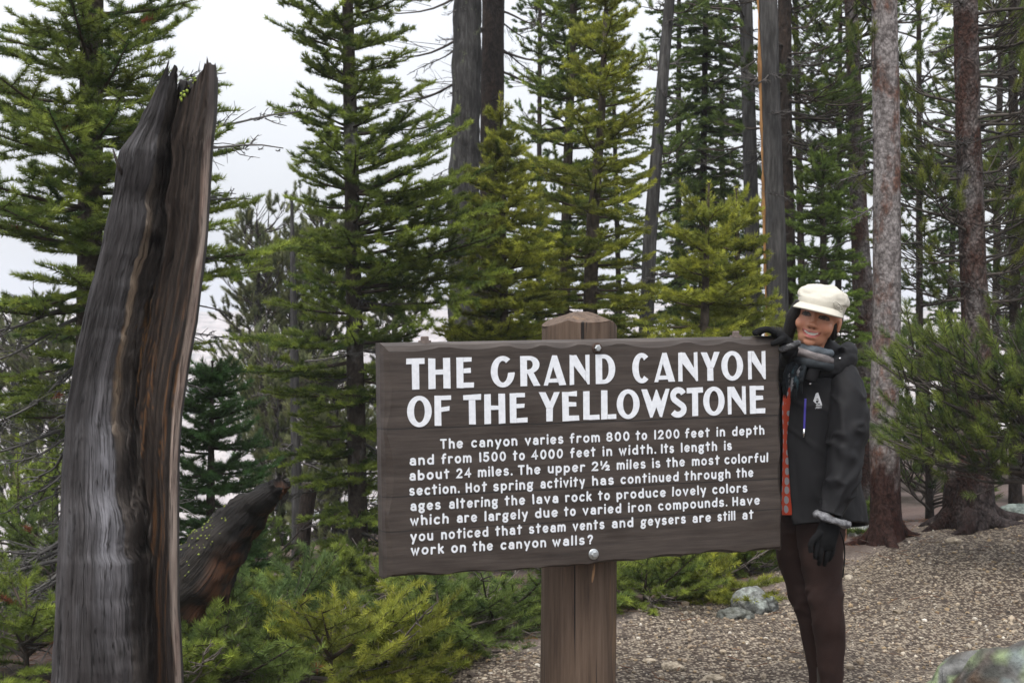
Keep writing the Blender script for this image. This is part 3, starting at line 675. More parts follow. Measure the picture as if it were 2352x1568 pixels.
def place(V, org, az, el, tw=0):
    ca, sa, ce, se = math.cos(az), math.sin(az), math.cos(el), math.sin(el)
    X = np.array([ca * ce, sa * ce, se]); Y = np.array([-sa, ca, 0]); Z = np.cross(X, Y)
    Y2 = Y * math.cos(tw) + Z * math.sin(tw); Z2 = Z * math.cos(tw) - Y * math.sin(tw)
    return org + V[:, :1] * X + V[:, 1:2] * Y2 + V[:, 2:] * Z2

def fir_branch(mb, wb, rng, org, az, el, L, lod, pal, bare=.15, curve=(-.12, .2), young=0.0, r0=None, dens=1.0, red=0.0):
    S, D, l, od = twigs(rng, L, bare, lod)
    n = len(l); Uv = np.tile([0, 0, 1.0], (n, 1)); Uv = norm(Uv - D * (Uv * D).sum(1, keepdims=True))
    q = np.clip(rng.normal(.38 + young, .26, n) + .35 * (S[:, 0] / L - .5) + .12 * (od == 2), 0, 1)[:, None]
    br = rng.uniform(.72, 1.2) * rng.uniform(.78, 1.22, n)[:, None]
    c0 = np.array(pal['old']) * (1 - q * .5) + np.array(pal['new']) * q * .5; c1 = np.array(pal['old']) * (1 - q) + np.array(pal['new']) * q
    c1 = c1 * br; c0 = c0 * br
    if red:
        rd = rng.uniform(size=n) < red; c0[rd] = (.12, .04, .02); c1[rd] = (.22, .075, .035)
    V, F, C = needles(S, D, Uv, l, lod, rng, c0, c1, sp=lod.sp / dens)
    cv = (curve[0], curve[1], rng.normal(0, .06)); tw = rng.normal(0, .22)
    mb.add(place(bend(V, L, cv), org, az, el, tw), [F], C)
    Ee = S + D * (l * .92)[:, None]
    V, F, C = stems(S, Ee, .0016 + .002 * (od == 1), .001, np.array(pal['wood']) * .9)
    wb.add(place(bend(V, L, cv), org, az, el, tw), [F], C)
    r0 = r0 or (.006 + .011 * L); x = np.linspace(0, L, 9)
    V, F = tube(np.stack([x, 0 * x, 0 * x], 1), r0 * (1 - .85 * x / L), 5)
    wb.add(place(bend(V, L, cv), org, az, el, tw), F, np.array(pal['wood']) * rng.uniform(.8, 1.3))

def dead_branch(wb, rng, org, az, el, L, col=(.11, .105, .10), curve=(-.1, .05), r0=None, n=12, fine=True):
    r0 = r0 or .005 + .009 * L; x = np.linspace(0, L, 10); cv = (curve[0], curve[1], rng.normal(0, .12)); tw = rng.uniform(-.5, .5)
    V, F = tube(np.stack([x, L * .02 * np.sin(x / L * 7 + rng.uniform(0, 6)), L * .015 * np.sin(x / L * 9)], 1), r0 * (1 - .8 * x / L), 5)
    wb.add(place(bend(V, L, cv), org, az, el, tw), F, np.array(col) * rng.uniform(.7, 1.3))
    t_ = rng.uniform(.15, .98, n); sd = rng.choice([-1, 1], n); a = np.radians(rng.uniform(35, 75, n)); l = (.42 * (1 - t_) * L + .05) * rng.uniform(.5, 1.2, n)
    S = np.stack([t_ * L, 0 * t_, 0 * t_], 1); D = norm(np.stack([np.cos(a), sd * np.sin(a), rng.uniform(-.4, .35, n)], 1)); mid = S + D * (l * .5)[:, None]
    D2 = norm(D + rng.normal(0, .22, (n, 3)) + [0.15, 0, .08]); En = mid + D2 * (l * .5)[:, None]
    SS = [S, mid]; EE = [mid, En]; R0 = [np.full(n, .0042), np.full(n, .0032)]; R1 = [np.full(n, .0032), np.full(n, .0015)]
    if fine:
        k = rng.randint(0, n, n * 3); f = rng.uniform(.25, .95, n * 3)[:, None]; s3 = S[k] * (1 - f) + En[k] * f
        d3 = norm(D[k] + rng.normal(0, .6, (n * 3, 3))); SS.append(s3); EE.append(s3 + d3 * (l[k] * rng.uniform(.15, .45, n * 3))[:, None]); R0.append(np.full(n * 3, .0025)); R1.append(np.full(n * 3, .0012))
    V, F, C = stems(np.concatenate(SS), np.concatenate(EE), np.concatenate(R0), np.concatenate(R1), np.array(col))
    wb.add(place(bend(V, L, cv), org, az, el, tw), [F], C * rng.uniform(.7, 1.3))

def pine_branch(mb, wb, rng, org, az, el, L, lod, pal, nt=9, curve=(.05, .15), nl=.055, tl=(.05, .11), r0=None, bare=.3, twl=.34):
    t_ = np.append(rng.uniform(bare, 1, nt - 1), 1.0); sd = rng.choice([-1, 1], nt); a = np.radians(rng.uniform(25, 65, nt)); a[-1] = 0
    l = (.15 + twl * (1 - t_) * L) * rng.uniform(.6, 1.3, nt); l[-1] = .12
    S = np.stack([t_ * L, 0 * t_, 0 * t_], 1); D = norm(np.stack([np.cos(a), sd * np.sin(a), rng.uniform(-.1, .75, nt)], 1)); En = S + D * l[:, None]
    D2 = norm(D + np.array([.15, 0, .35]) + rng.normal(0, .15, (nt, 3))); tlen = rng.uniform(tl[0], tl[1], nt)
    cv = (curve[0], curve[1], rng.normal(0, .12)); tw = rng.uniform(-.5, .5)
    up = norm(np.cross(np.cross(D2, np.array([.1, .2, 1.0])), D2))
    q = np.clip(rng.normal(.5, .3, nt), 0, 1)[:, None]; bq = rng.uniform(.65, 1.3, nt)[:, None]; c0 = np.array(pal['old']) * (1 - q * .6) + np.array(pal['new']) * q * .6; c1 = np.array(pal['old']) * (1 - q) + np.array(pal['new']) * q; c0 = c0 * bq; c1 = c1 * bq
    V, F, C = needles(En - D2 * .02, D2, up, tlen, lod, rng, c0, c1, nl=nl, spread=(-3.14, 3.14), lean=.75, sp=max(.0007, lod.sp * .42), w=max(.0028, lod.w * .75))
    mb.add(place(bend(V, L, cv), org, az, el, tw), [F], C)
    V, F, C = stems(np.concatenate([S, En]), np.concatenate([En, En + D2 * tlen[:, None]]), np.concatenate([np.full(nt, .005), np.full(nt, .0035)]), np.concatenate([np.full(nt, .0035), np.full(nt, .002)]), np.array(pal['wood']))
    wb.add(place(bend(V, L, cv), org, az, el, tw), [F], C)
    r0 = r0 or (.008 + .010 * L); x = np.linspace(0, L, 10)
    V, F = tube(np.stack([x, .03 * L * np.sin(x / L * 6 + rng.uniform(0, 6)), .02 * L * np.sin(x / L * 8)], 1), r0 * (1 - .75 * x / L), 6)
    wb.add(place(bend(V, L, cv), org, az, el, tw), F, np.array(pal['wood']) * rng.uniform(.7, 1.2))

def trunk_path(keys, d, ztop=None, zbot=None):
    """trunk through picture points (x, y, width) at depth d, carried down to the ground and up to ztop"""
    pts = np.array([P(k[0], k[1], d) for k in keys]); w = np.array([k[2] for k in keys]) / FPX * d / 2
    o = np.argsort(pts[:, 2]); pts, w = pts[o], w[o]
    lo = pts[0]; s = (pts[1] - pts[0]) / (pts[1][2] - pts[0][2]); gzv = float(gz(lo[0], lo[1])) - .06
    if lo[2] > gzv + .02: pts = np.vstack([lo + s * (gzv - lo[2]) * np.array([.6, .6, 1]), pts]); w = np.append(w[0] * 1.12, w)
    hi = pts[-1]; s = (pts[-1] - pts[-2]) / (pts[-1][2] - pts[-2][2])
    if ztop and ztop > hi[2]:
        pts = np.vstack([pts, hi + s * (ztop - hi[2])]); w = np.append(w, .012 if ztop < 40 else w[-1])
    return pts, w

def along(pts, w, z):
    return np.array([np.interp(z, pts[:, 2], pts[:, 0]), np.interp(z, pts[:, 2], pts[:, 1]), z]), float(np.interp(z, pts[:, 2], w))

def make_trunk(root, base, pts, w, mat, seed, rough=.05, flare=.35, roots=0, sides=18, name="trunk", step=.05, rootlen=.5, basecol=None):
    z = np.arange(pts[0][2], pts[-1][2], step); z = np.append(z, pts[-1][2])
    c = np.stack([np.interp(z, pts[:, 2], pts[:, 0]), np.interp(z, pts[:, 2], pts[:, 1]), z], 1); r = np.interp(z, pts[:, 2], w)
    h = z - z[0]; r = r * (1 + flare * np.exp(-h / .12)); th = np.linspace(0, 2 * np.pi, sides, endpoint=False)
    V = c[:, None] + np.stack([np.cos(th)[None] * r[:, None], np.sin(th)[None] * r[:, None], 0 * r[:, None] * th[None]], -1)
    nrm = norm(np.stack([np.cos(th), np.sin(th), 0 * th], -1))[None]
    V = V + nrm * (wob(V * np.array([1, 1, .35]), seed, 9, 4) * r[:, None] * rough)[..., None]
    tc_ = np.ones(V.shape)
    if basecol:                                           # charred / weathered foot of the trunk, with a ragged upper limit
        k = np.clip((basecol[0] + .22 * vn(V * np.array([9, 9, 3.5]), seed, 4) - h[:, None]) / .10, 0, 1)[..., None]; tc_ = 1 - k + k * np.array(basecol[1])
    mb = MB(); mb.add(V.reshape(-1, 3) - base, [grid_faces(len(z), sides), (np.arange(sides) + (len(z) - 1) * sides)[None]], tc_.reshape(-1, 3))
    rg_ = np.random.RandomState(seed)
    for k in range(roots):
        a = k / roots * 6.28 + rg_.uniform(-.4, .4); L = rootlen * rg_.uniform(.6, 1.2); s = np.linspace(0, 1, 9)
        rx = c[0][0] + np.cos(a + .5 * s * rg_.normal()) * (w[0] * .6 + s * L); ry = c[0][1] + np.sin(a + .5 * s * rg_.normal()) * (w[0] * .6 + s * L)
        rz = gz(rx, ry) + .11 * np.exp(-s * 5) - .012 - .05 * s ** 3
        Vt, F = tube(np.stack([rx, ry, rz], 1), w[0] * .36 * (1 - .75 * s) + .006, 8, seed=seed + k, amp=.008, f=14); mb.add(Vt - base, F, basecol[1] if basecol else (1, 1, 1))
    return mb.build(name, mat, root)

def prof(keys, y):
    k = sorted(keys); return [np.interp(y, [q[0] for q in k], [q[i] for q in k]) for i in range(1, len(k[0]))]

def ypix(p):
    d = p - CAM; z = d @ FW; return 784 - FPX * (d @ UP) / z

def fir(name, label, keys, d, ztop, crown, mat, pal, seed, lod=None, whorl=.16, nper=5, elev=((0, 25), (700, 5), (1400, -15)), dead=(), group=None, cat="fir tree",
        bare=.18, young=0.0, zmin=None, dens=1.0, flare=.3, roots=0, red=0.0, curve=(-.12, .2), cone=None, sides=14, deadcol=(.070, .064, .060), boughs=()):
    """conifer with whorled flat branches. crown: rows (picture y, length left, length right) in pixels; cone: (z low, z high, L low, L high) above the frame"""
    rng = np.random.RandomState(seed); lod = lod or Lod(d / 1407.0, 1.0)
    pts, w = trunk_path(keys, d, ztop); base = np.array([pts[0][0], pts[0][1], pts[0][2] + .06])
    root = thing(name, label, cat, base, group); make_trunk(root, base, pts, w, mat, seed, .05, flare, roots, sides)
    mb, wb = MB(), MB(); z = pts[0][2] + .1 if zmin is None else zmin
    ylo = max(k[0] for k in crown)
    while z < pts[-1][2] - .03:
        c, r = along(pts, w, z); y = ypix(c)
        if y > ylo: z += whorl; continue
        off = y < -60
        l_, r_ = prof(crown, y); e_, = prof(elev, y); n = nper if not off else max(3, nper - 1); a0 = rng.uniform(0, 6.28)
        for k in range(n):
            az = a0 + k * 6.283 / n + rng.normal(0, .22); ca = math.cos(az)
            mean = (l_ + r_) * .5 * .92; Lp = (l_ if ca < 0 else r_) * abs(ca) + mean * (1 - abs(ca))
            L = Lp / FPX * d * rng.uniform(.62, 1.12)
            top = pts[-1][2] - z; L = min(L, .12 + top * .75)
            if L < .07: continue
            zz_ = z + rng.uniform(-.4, .4) * whorl; cc, _ = along(pts, w, min(zz_, pts[-1][2]))
            lo_ = lod if not off else Lod(d / 1407.0 * 1.9, 1.0)
            fir_branch(mb, wb, rng, cc - base, az, math.radians(e_ + rng.normal(0, 6)), L, lo_, pal, bare, curve, young, dens=dens, red=red)
        z += whorl * rng.uniform(.8, 1.2) * (1 if not off else 1.5)
    for (y, az, ln, el) in boughs:
        zz_ = P(1176, y, d)[2]; cc, _ = along(pts, w, zz_)
        fir_branch(mb, wb, rng, cc - base, math.radians(az), math.radians(el), ln / FPX * d, lod, pal, .22, (-.06, .10), young, dens=dens)
    # leader
    tp = pts[-1]; S = np.array([tp - base - [0, 0, .3]]); D = np.array([[0, 0, 1.0]])
    V, F, C = needles(S, D, np.array([[1.0, 0, 0]]), np.array([.3]), lod, rng, np.array([pal['old']]), np.array([pal['new']]), spread=(-3.14, 3.14)); mb.add(V, [F], C)
    cr_ = mb.build("crown", M['needle'], root, smooth=False); wo_ = wb.build("branches", M['twig'], root)
    if dead:
        db = MB()
        for (y, ang, ln, el) in dead:
            # picture height, azimuth (0 right, 180 left, 270 towards the camera), length in pixels, elevation
            zz_ = P(1176, y, d)[2]; cc, _ = along(pts, w, zz_)
            dead_branch(db, rng, cc - base, math.radians(ang), math.radians(el), ln / FPX * d, deadcol, n=int(10 + 10 * ln / FPX * d))
        db.build("dead_branches", M['twig'], root)
    return root

def rand_dead(rng, n, y0, y1, l0, l1, e0=-20, e1=10):
    return [(rng.uniform(y0, y1), rng.uniform(0, 360), rng.uniform(l0, l1), rng.uniform(e0, e1)) for _ in range(n)]

def pine(name, label, keys, d, ztop, branches, mat, pal, seed, group=None, cat="pine tree", flare=.3, roots=0, dead=(), sides=20, rough=.05, lod=None, rootlen=.5, deadcol=(.075, .068, .065), nl=.055, tl=(.05, .11), basecol=None):
    """pine: branches are rows (picture y, azimuth, length px, elevation, tufts)"""
    rng = np.random.RandomState(seed); lod = lod or Lod(d / 1407.0)
    pts, w = trunk_path(keys, d, ztop); base = np.array([pts[0][0], pts[0][1], pts[0][2] + .06])
    root = thing(name, label, cat, base, group); make_trunk(root, base, pts, w, mat, seed, rough, flare, roots, sides, rootlen=rootlen, basecol=basecol)
    mb, wb = MB(), MB()
    for (y, az, ln, el, nt) in branches:
        z = P(1176, y, d)[2]; c, r = along(pts, w, min(z, pts[-1][2]))
        pine_branch(mb, wb, rng, c - base, math.radians(az), math.radians(el), ln / FPX * d, lod, pal, nt, nl=nl, tl=tl)
    if branches:
        mb.build("crown", M['needle'], root, smooth=False); wb.build("branches", M['twig'], root)
    if dead:
        db = MB()
        for (y, ang, ln, el) in dead:
            z = P(1176, y, d)[2]; c, _ = along(pts, w, min(z, pts[-1][2]))
            dead_branch(db, rng, c - base, math.radians(ang), math.radians(el), ln / FPX * d, deadcol, n=int(8 + 10 * ln / FPX * d))
        db.build("dead_branches", M['twig'], root)
    return root

def rp(seed, n, y0, y1, l0, l1, e0, e1, a0=0, a1=360, nt=(6, 12)):
    r = np.random.RandomState(seed); return [(r.uniform(y0, y1), r.uniform(a0, a1), r.uniform(l0, l1), r.uniform(e0, e1), r.randint(*nt)) for _ in range(n)]

def low_fir(label, px, pytop, d, n, L, pal, seed, elev=(5, 55), name="fir_sapling", red=0.0, young=.1, group="low fir saplings on the forest floor"):
    rng = np.random.RandomState(seed); tp = P(px, pytop, d); g = float(gz(tp[0], tp[1])); base = np.array([tp[0], tp[1], g]); h = max(.12, tp[2] - g)
    root = thing(name, label, "fir sapling", base, group); mb, wb = MB(), MB(); lod = Lod(d / 1407.0)
    for k in range(n):
        az = k * 2.399 + rng.normal(0, .2); f = rng.uniform(.05, .95)
        fir_branch(mb, wb, rng, np.array([0, 0, h * f * .8]), az, math.radians(np.interp(f, [0, 1], elev) + rng.normal(0, 8)), L * (1.15 - .75 * f) * rng.uniform(.7, 1.15), lod, pal, .12, (-.15, .12), young, red=red)
    for k in range(5): dead_branch(wb, rng, np.array([0, 0, h * rng.uniform(.05, .5)]), rng.uniform(0, 6.28), math.radians(rng.uniform(0, 50)), L * rng.uniform(.5, 1.0), (.10, .085, .075), n=9)
    S = np.array([[0, 0, .02]]); V, F = tube([(0, 0, -.05), (0, 0, h * .5), (0, 0, h * .95)], [.012, .008, .003], 6); wb.add(V, F, pal['wood'])
    V, F, C = needles(np.array([[0, 0, h * .55]]), np.array([[0, 0, 1.0]]), np.array([[1.0, 0, 0]]), np.array([h * .45]), lod, rng, np.array([pal['old']]), np.array([pal['new']]), spread=(-3.14, 3.14)); mb.add(V, [F], C)
    mb.build("crown", M['needle'], root, smooth=False); wb.build("branches", M['twig'], root); return root

R1 = np.random.RandomState(101)
# 1 the big fir behind the split snag
fir("fir_tree", "big full fir with yellowish green sprays behind the split grey snag, at the left edge", [(214, -100, 48), (212, 0, 50), (205, 700, 60)], 7.3, 5.6,
    [(-900, 60, 60), (-500, 170, 170), (-100, 280, 270), (0, 300, 290), (150, 250, 310), (350, 290, 290), (520, 330, 350), (700, 320, 390), (860, 280, 250), (960, 200, 180)],
    M['bark_fir'], dict(GREEN, old=(.052, .093, .025), new=(.29, .345, .060)), 1, whorl=.15, nper=5, elev=((-300, 25), (0, 14), (400, 4), (700, -8), (1000, -22)), young=.08, red=.015,
    boughs=[(400, 4, 340, 8), (520, -2, 390, 6), (600, 5, 470, 2), (640, -10, 430, 0), (560, -20, 380, 4), (470, 330, 340, 8), (330, -6, 320, 12), (420, 275, 420, 14), (560, 262, 420, 8), (330, 255, 380, 18), (660, 285, 400, 2), (250, 300, 330, 16), (480, 230, 360, 8), (170, 280, 340, 18)],
    dead=[(300, 8, 480, 4), (310, -12, 470, -2), (440, 5, 380, 0), (640, 10, 330, -10), (450, 20, 330, 6), (230, 350, 330, 12), (560, 350, 300, -5)] + rand_dead(R1, 34, 650, 1500, 150, 420, -28, -2) + [(y, a, l, e) for y, a, l, e in ((1260, 250, 330, -12), (1320, 270, 420, -10), (1380, 230, 380, -6), (1440, 290, 420, -4), (1480, 260, 420, 0), (1300, 200, 250, -20), (1400, 310, 350, -8), (1500, 240, 380, 2))], deadcol=(.085, .080, .076))
# 2 fir left of the sign
fir("fir_tree", "tall slender fir with long right-hand boughs, standing just left of the sign", [(795, -100, 22), (798, 0, 26), (808, 400, 33), (815, 800, 40), (825, 1360, 46)], 9.0, 5.4,
    [(-900, 30, 30), (-400, 90, 80), (-100, 120, 100), (0, 155, 125), (200, 150, 180), (350, 130, 240), (450, 140, 290), (600, 130, 350), (700, 150, 330), (780, 200, 200), (900, 190, 130), (1100, 150, 120), (1230, 120, 110)],
    M['bark_fir_pale'], GREEN, 2, whorl=.165, nper=5, elev=((-300, 22), (0, 16), (300, 12), (700, 6), (1000, -10), (1300, -18)), young=.02, dens=1.0, sides=16,
    boughs=[(400, -6, 300, 20), (370, 12, 270, 22), (480, 2, 330, 14), (540, 10, 350, 12), (620, -8, 360, 10), (660, 6, 350, 6), (700, -14, 300, 2), (590, -28, 300, 10), (450, -30, 260, 18), (520, 330, 280, 12), (770, 176, 280, -4), (830, 186, 260, -8), (720, 170, 200, 4), (300, 186, 190, 14), (120, 178, 190, 20), (60, 186, 180, 18), (870, 10, 160, -12), (1010, 190, 190, -14), (600, 250, 260, 6), (420, 280, 220, 14)],
    dead=rand_dead(R1, 16, 650, 1350, 60, 240, -25, 5))
# 3 the two great trunks
pine("dead_tree", "thick grey dead trunk with hanging bark and lichen, tallest above the sign's post", [(1071, -200, 66), (1073, 0, 68), (1064, 600, 72)], 14.0, 7.5, [], M['dead_lichen'], PINE, 31, cat="dead tree", rough=.22, sides=36, dead=rand_dead(R1, 9, -100, 600, 30, 80, -30, 10))
pine("pine_tree", "dark old pine trunk with drooping mossy limbs, close behind the thick grey dead trunk", [(1133, -200, 50), (1133, 0, 52), (1128, 460, 54)], 14.7, 9.0,
     [(-40, 175, 270, -28, 9), (-60, 200, 240, -18, 9), (60, 190, 280, -30, 8), (20, 10, 160, -25, 8), (110, -15, 190, -28, 8), (-80, 20, 220, -20, 10), (-30, 160, 250, -15, 9), (150, 170, 260, -30, 9), (240, 185, 260, -25, 10), (-20, 300, 200, -10, 8), (160, 30, 200, -20, 9)],
     M['bark_dark'], PINE, 32, dead=[(130, 180, 260, -30), (230, 178, 250, -26), (60, 170, 230, -25), (250, 190, 200, -20), (100, 5, 170, -30), (40, 0, 150, -28), (330, 180, 160, -25)], deadcol=(.045, .042, .035))
# 4-6 bright firs above the sign
fir("fir_tree", "yellow-green fir with a dark straight stem, above the right end of the sign's post", [(1396, -60, 6), (1392, 20, 10), (1380, 300, 19), (1362, 500, 28), (1355, 720, 34)], 10.0, float(P(1398, -90, 10)[2]),
    [(-90, 12, 12), (0, 60, 60), (100, 95, 90), (200, 115, 110), (300, 145, 130), (450, 185, 160), (600, 200, 180), (720, 215, 170), (1050, 220, 180)], M['bark_fir'], YELLOW, 4, whorl=.165, nper=5, elev=((-100, 40), (100, 25), (300, 12), (600, 0), (1000, -10)), young=.12, dens=.95)
fir("fir_tree", "darker green fir just behind and left of the yellow-green fir with the dark stem", [(1320, -100, 14), (1318, 0, 16), (1305, 350, 21), (1295, 720, 27)], 11.6, 5.6,
    [(-500, 15, 15), (0, 110, 95), (200, 130, 110), (400, 150, 130), (700, 165, 130), (1000, 170, 150)], M['bark_fir'], GREEN, 5, whorl=.15, nper=5, elev=((-100, 25), (200, 10), (700, -8)), young=-.02)
fir("fir_tree", "slim young fir with a bare pointed leader in front of the two thick trunks", [(1150, 225, 4), (1153, 400, 10), (1158, 720, 20)], 9.4, float(P(1150, 215, 9.4)[2]),
    [(215, 8, 8), (300, 32, 32), (380, 48, 55), (450, 85, 70), (560, 130, 125), (700, 165, 160), (1000, 180, 170)], M['bark_fir'], YELLOW, 6, whorl=.115, nper=5, elev=((215, 40), (400, 22), (700, 4), (1000, -8)), young=.15, bare=.1)
# 7 leaning dead trunk
pine("dead_tree", "thin dead trunk leaning to the right, between the yellow-green fir and the dark conifer", [(1545, -100, 22), (1538, 0, 24), (1512, 300, 28), (1492, 560, 31), (1484, 760, 34)], 11.4, 6.0, rp(70, 6, -50, 420, 40, 80, -10, 15, nt=(4, 7)), M['dead_grey'], DARK, 71, cat="dead tree", dead=rand_dead(R1, 14, 0, 720, 40, 110, -15, 15))
# 8 dark conifer
fir("fir_tree", "tall dark conifer with hanging sprays right of the thin leaning dead trunk", [(1622, -100, 11), (1621, 0, 12), (1612, 700, 17)], 13.6, 7.0,
    [(-900, 15, 15), (0, 95, 95), (200, 110, 110), (500, 115, 115), (720, 115, 110), (1000, 110, 110)], M['bark_dark'], DARK, 8, whorl=.17, nper=6, elev=((-100, 8), (300, -8), (700, -20)), young=-.05, curve=(-.05, -.1), dead=rand_dead(R1, 12, 200, 700, 60, 130, -20, 10))
# 9 light young firs by her shoulder
fir("fir_tree", "bright yellow-green young fir behind the sign's top edge, left of the grey trunks", [(1628, 428, 4), (1622, 600, 14), (1618, 760, 22)], 8.4, float(P(1628, 420, 8.4)[2]),
    [(420, 8, 8), (500, 66, 66), (600, 125, 120), (700, 165, 175), (800, 190, 200), (1100, 190, 190)], M['bark_fir'], YELLOW, 9, whorl=.15, nper=5, elev=((420, 45), (560, 18), (760, 2), (1000, -8)), young=.2, bare=.1)
fir("fir_tree", "second, slightly shorter yellow-green young fir, nearest the orange-edged grey trunk", [(1692, 440, 4), (1694, 600, 12), (1697, 760, 18)], 8.9, float(P(1692, 432, 8.9)[2]),
    [(432, 8, 8), (520, 55, 55), (620, 95, 90), (720, 130, 125), (820, 150, 130), (1100, 150, 130)], M['bark_fir'], YELLOW, 10, whorl=.14, nper=5, elev=((432, 45), (560, 18), (760, 2), (1000, -8)), young=.15, bare=.1)
# 10 trunks behind her
pine("pine_tree", "slim grey pine trunk, left of the orange-edged grey trunk", [(1711, -100, 28), (1713, 0, 30), (1730, 650, 35)], 13.0, 9.0, rp(91, 12, -80, 350, 70, 150, -25, 15, nt=(5, 9)), M['dead_grey'], DARK, 92, dead=rand_dead(R1, 22, -20, 650, 50, 150, -22, 5), deadcol=(.05, .045, .04))
orng = pine("dead_tree", "tall bare grey trunk with an orange strip of split wood down its left side", [(1760, -100, 43), (1763, 0, 44), (1775, 400, 46), (1786, 725, 52)], 10.5, 8.0, [], M['dead_grey'], DARK, 93, cat="dead tree", dead=rand_dead(R1, 8, 0, 500, 30, 90, -20, 10))
pine("pine_tree", "dark pine trunk with drooping twiggy limbs, right behind the orange-edged grey trunk", [(1802, -100, 28), (1802, 0, 30), (1804, 350, 33), (1810, 600, 35)], 12.4, 9.0, rp(94, 26, -150, 420, 80, 200, -30, 5, -70, 70, nt=(6, 11)) + rp(95, 8, -100, 300, 60, 150, -25, 5, nt=(5, 9)), M['bark_dark'], DARK, 96, dead=rand_dead(R1, 30, -20, 560, 70, 200, -28, 0), deadcol=(.05, .045, .04))
# strip of orange wood on the dead trunk: a part of that trunk
pts_, w_ = trunk_path([(1763, 0, 44), (1775, 400, 46), (1786, 725, 52)], 10.5); zs = np.linspace(1.0, 4.0, 60); mb = MB()
cc = np.array([along(pts_, w_, z)[0] for z in zs]); ww = np.array([along(pts_, w_, z)[1] for z in zs]); rg = np.random.RandomState(3)
L_ = cc + np.stack([-ww * 1.04, -ww * .25, 0 * ww], 1); w2 = .012 + .008 * np.sin(zs * 9) * np.sin(zs * 3.1) + rg.uniform(-.003, .003, 60)
V, F = tube(L_, w2, 7, seed=4, amp=.004, f=30); mb.add(V - np.array(orng.location), F)
M['orange_wood'] = simple("raw orange wood", (.27, .145, .06), .8, .15, 6, .5, .4, .004, 0, (6, 6, .8)); tag(mb.build("split_wood", M['orange_wood'], orng), "raw orange split wood")
# 11 small firs
fir("fir_tree", "mid-green fir with a pointed top directly above the woman's cap", [(1888, 352, 4), (1890, 500, 12), (1893, 740, 22)], 12.0, float(P(1888, 345, 12)[2]),
    [(345, 8, 8), (430, 70, 70), (550, 115, 115), (700, 140, 140), (1000, 150, 150)], M['bark_fir'], dict(GREEN, new=(.25, .35, .066)), 11, whorl=.14, nper=5, elev=((345, 40), (500, 12), (700, -4), (1000, -12)), young=.12)
pine("pine_tree", "dark reddish pine half hidden between the woman's cap and the pale scaly trunk", [(1950, -100, 26), (1955, 0, 30), (1972, 480, 40), (1985, 720, 46)], 13.2, 9.0, rp(97, 55, -150, 520, 70, 190, -15, 25, nt=(7, 12)), M['bark_pine_red'], GREEN, 98, dead=rand_dead(R1, 16, 100, 640, 50, 140, -20, 10))
# 13-14 the two scaly pines on the right
pine("pine_tree", "pale grey scaly pine trunk with a reddish-brown base, right beside the woman's jacket", [(2031, -100, 57), (2032, 0, 58), (2037, 400, 62), (2038, 700, 63), (2031, 950, 66), (2034, 1180, 70), (2038, 1262, 76)], 8.5, 9.0,
     [(-60, 0, 160, 10, 9), (-40, 180, 130, 5, 8), (40, 190, 90, 20, 6), (170, 195, 60, 15, 5), (-90, 60, 150, 10, 9)], M['bark_pine'], PINE, 13, flare=.3, roots=4, rough=.045, basecol=(.62, (.22, .125, .105)), dead=[(130, 200, 90, -10), (300, 185, 80, -25), (460, 190, 130, -22), (620, 10, 90, 10), (380, 170, 120, -15), (560, 350, 80, 5)], rootlen=.34)
pine("pine_tree", "reddish scaly pine with dark roots, tallest trunk by the right edge of the photo", [(2214, -100, 53), (2217, 0, 54), (2224, 324, 57), (2230, 509, 60), (2240, 724, 62), (2243, 855, 68), (2232, 1000, 84), (2226, 1134, 110), (2225, 1236, 124)], 8.8, 9.0,
     [(-60, 10, 240, 8, 10), (40, -20, 260, 0, 10), (-40, 170, 160, 5, 8), (380, 185, 150, 15, 9), (250, 175, 190, 12, 9), (520, 190, 210, 12, 11), (600, 180, 190, -8, 10), (180, 5, 200, 0, 9), (330, 0, 240, 5, 10), (470, -10, 220, 2, 10), (600, 10, 200, 5, 10), (80, 30, 220, 12, 9), (430, 40, 200, 5, 9), (690, 200, 150, -5, 9), (700, -20, 160, 0, 9), (280, 320, 220, 0, 9), (120, 340, 200, 0, 9)] + rp(140, 16, 0, 700, 110, 230, -10, 22, -60, 60, nt=(9, 14)) + rp(141, 9, 250, 700, 80, 200, -10, 20, 150, 210, nt=(8, 13)),
     M['bark_pine_red'], PINE, 14, flare=.12, roots=6, rough=.06, basecol=(.55, (.30, .26, .26)), dead=[(340, 165, 140, -28), (200, 0, 200, 2), (300, 5, 240, 0), (430, 170, 110, -18), (520, 8, 160, -8), (60, 0, 150, 6), (620, 0, 170, -10), (740, 5, 160, -6), (560, 175, 90, 10)] + rand_dead(R1, 14, 0, 780, 70, 190, -15, 12), rootlen=.42)
pine("pine_tree", "thin dark pine with heavy foliage, cut off by the upper right edge of the photo", [(2322, -100, 18), (2325, 0, 20), (2332, 800, 26)], 10.6, 8.0, rp(15, 64, -150, 760, 70, 190, -10, 28, nt=(8, 13)), M['bark_dark'], PINE, 16, dead=rand_dead(R1, 22, 100, 800, 60, 150, -20, 8))
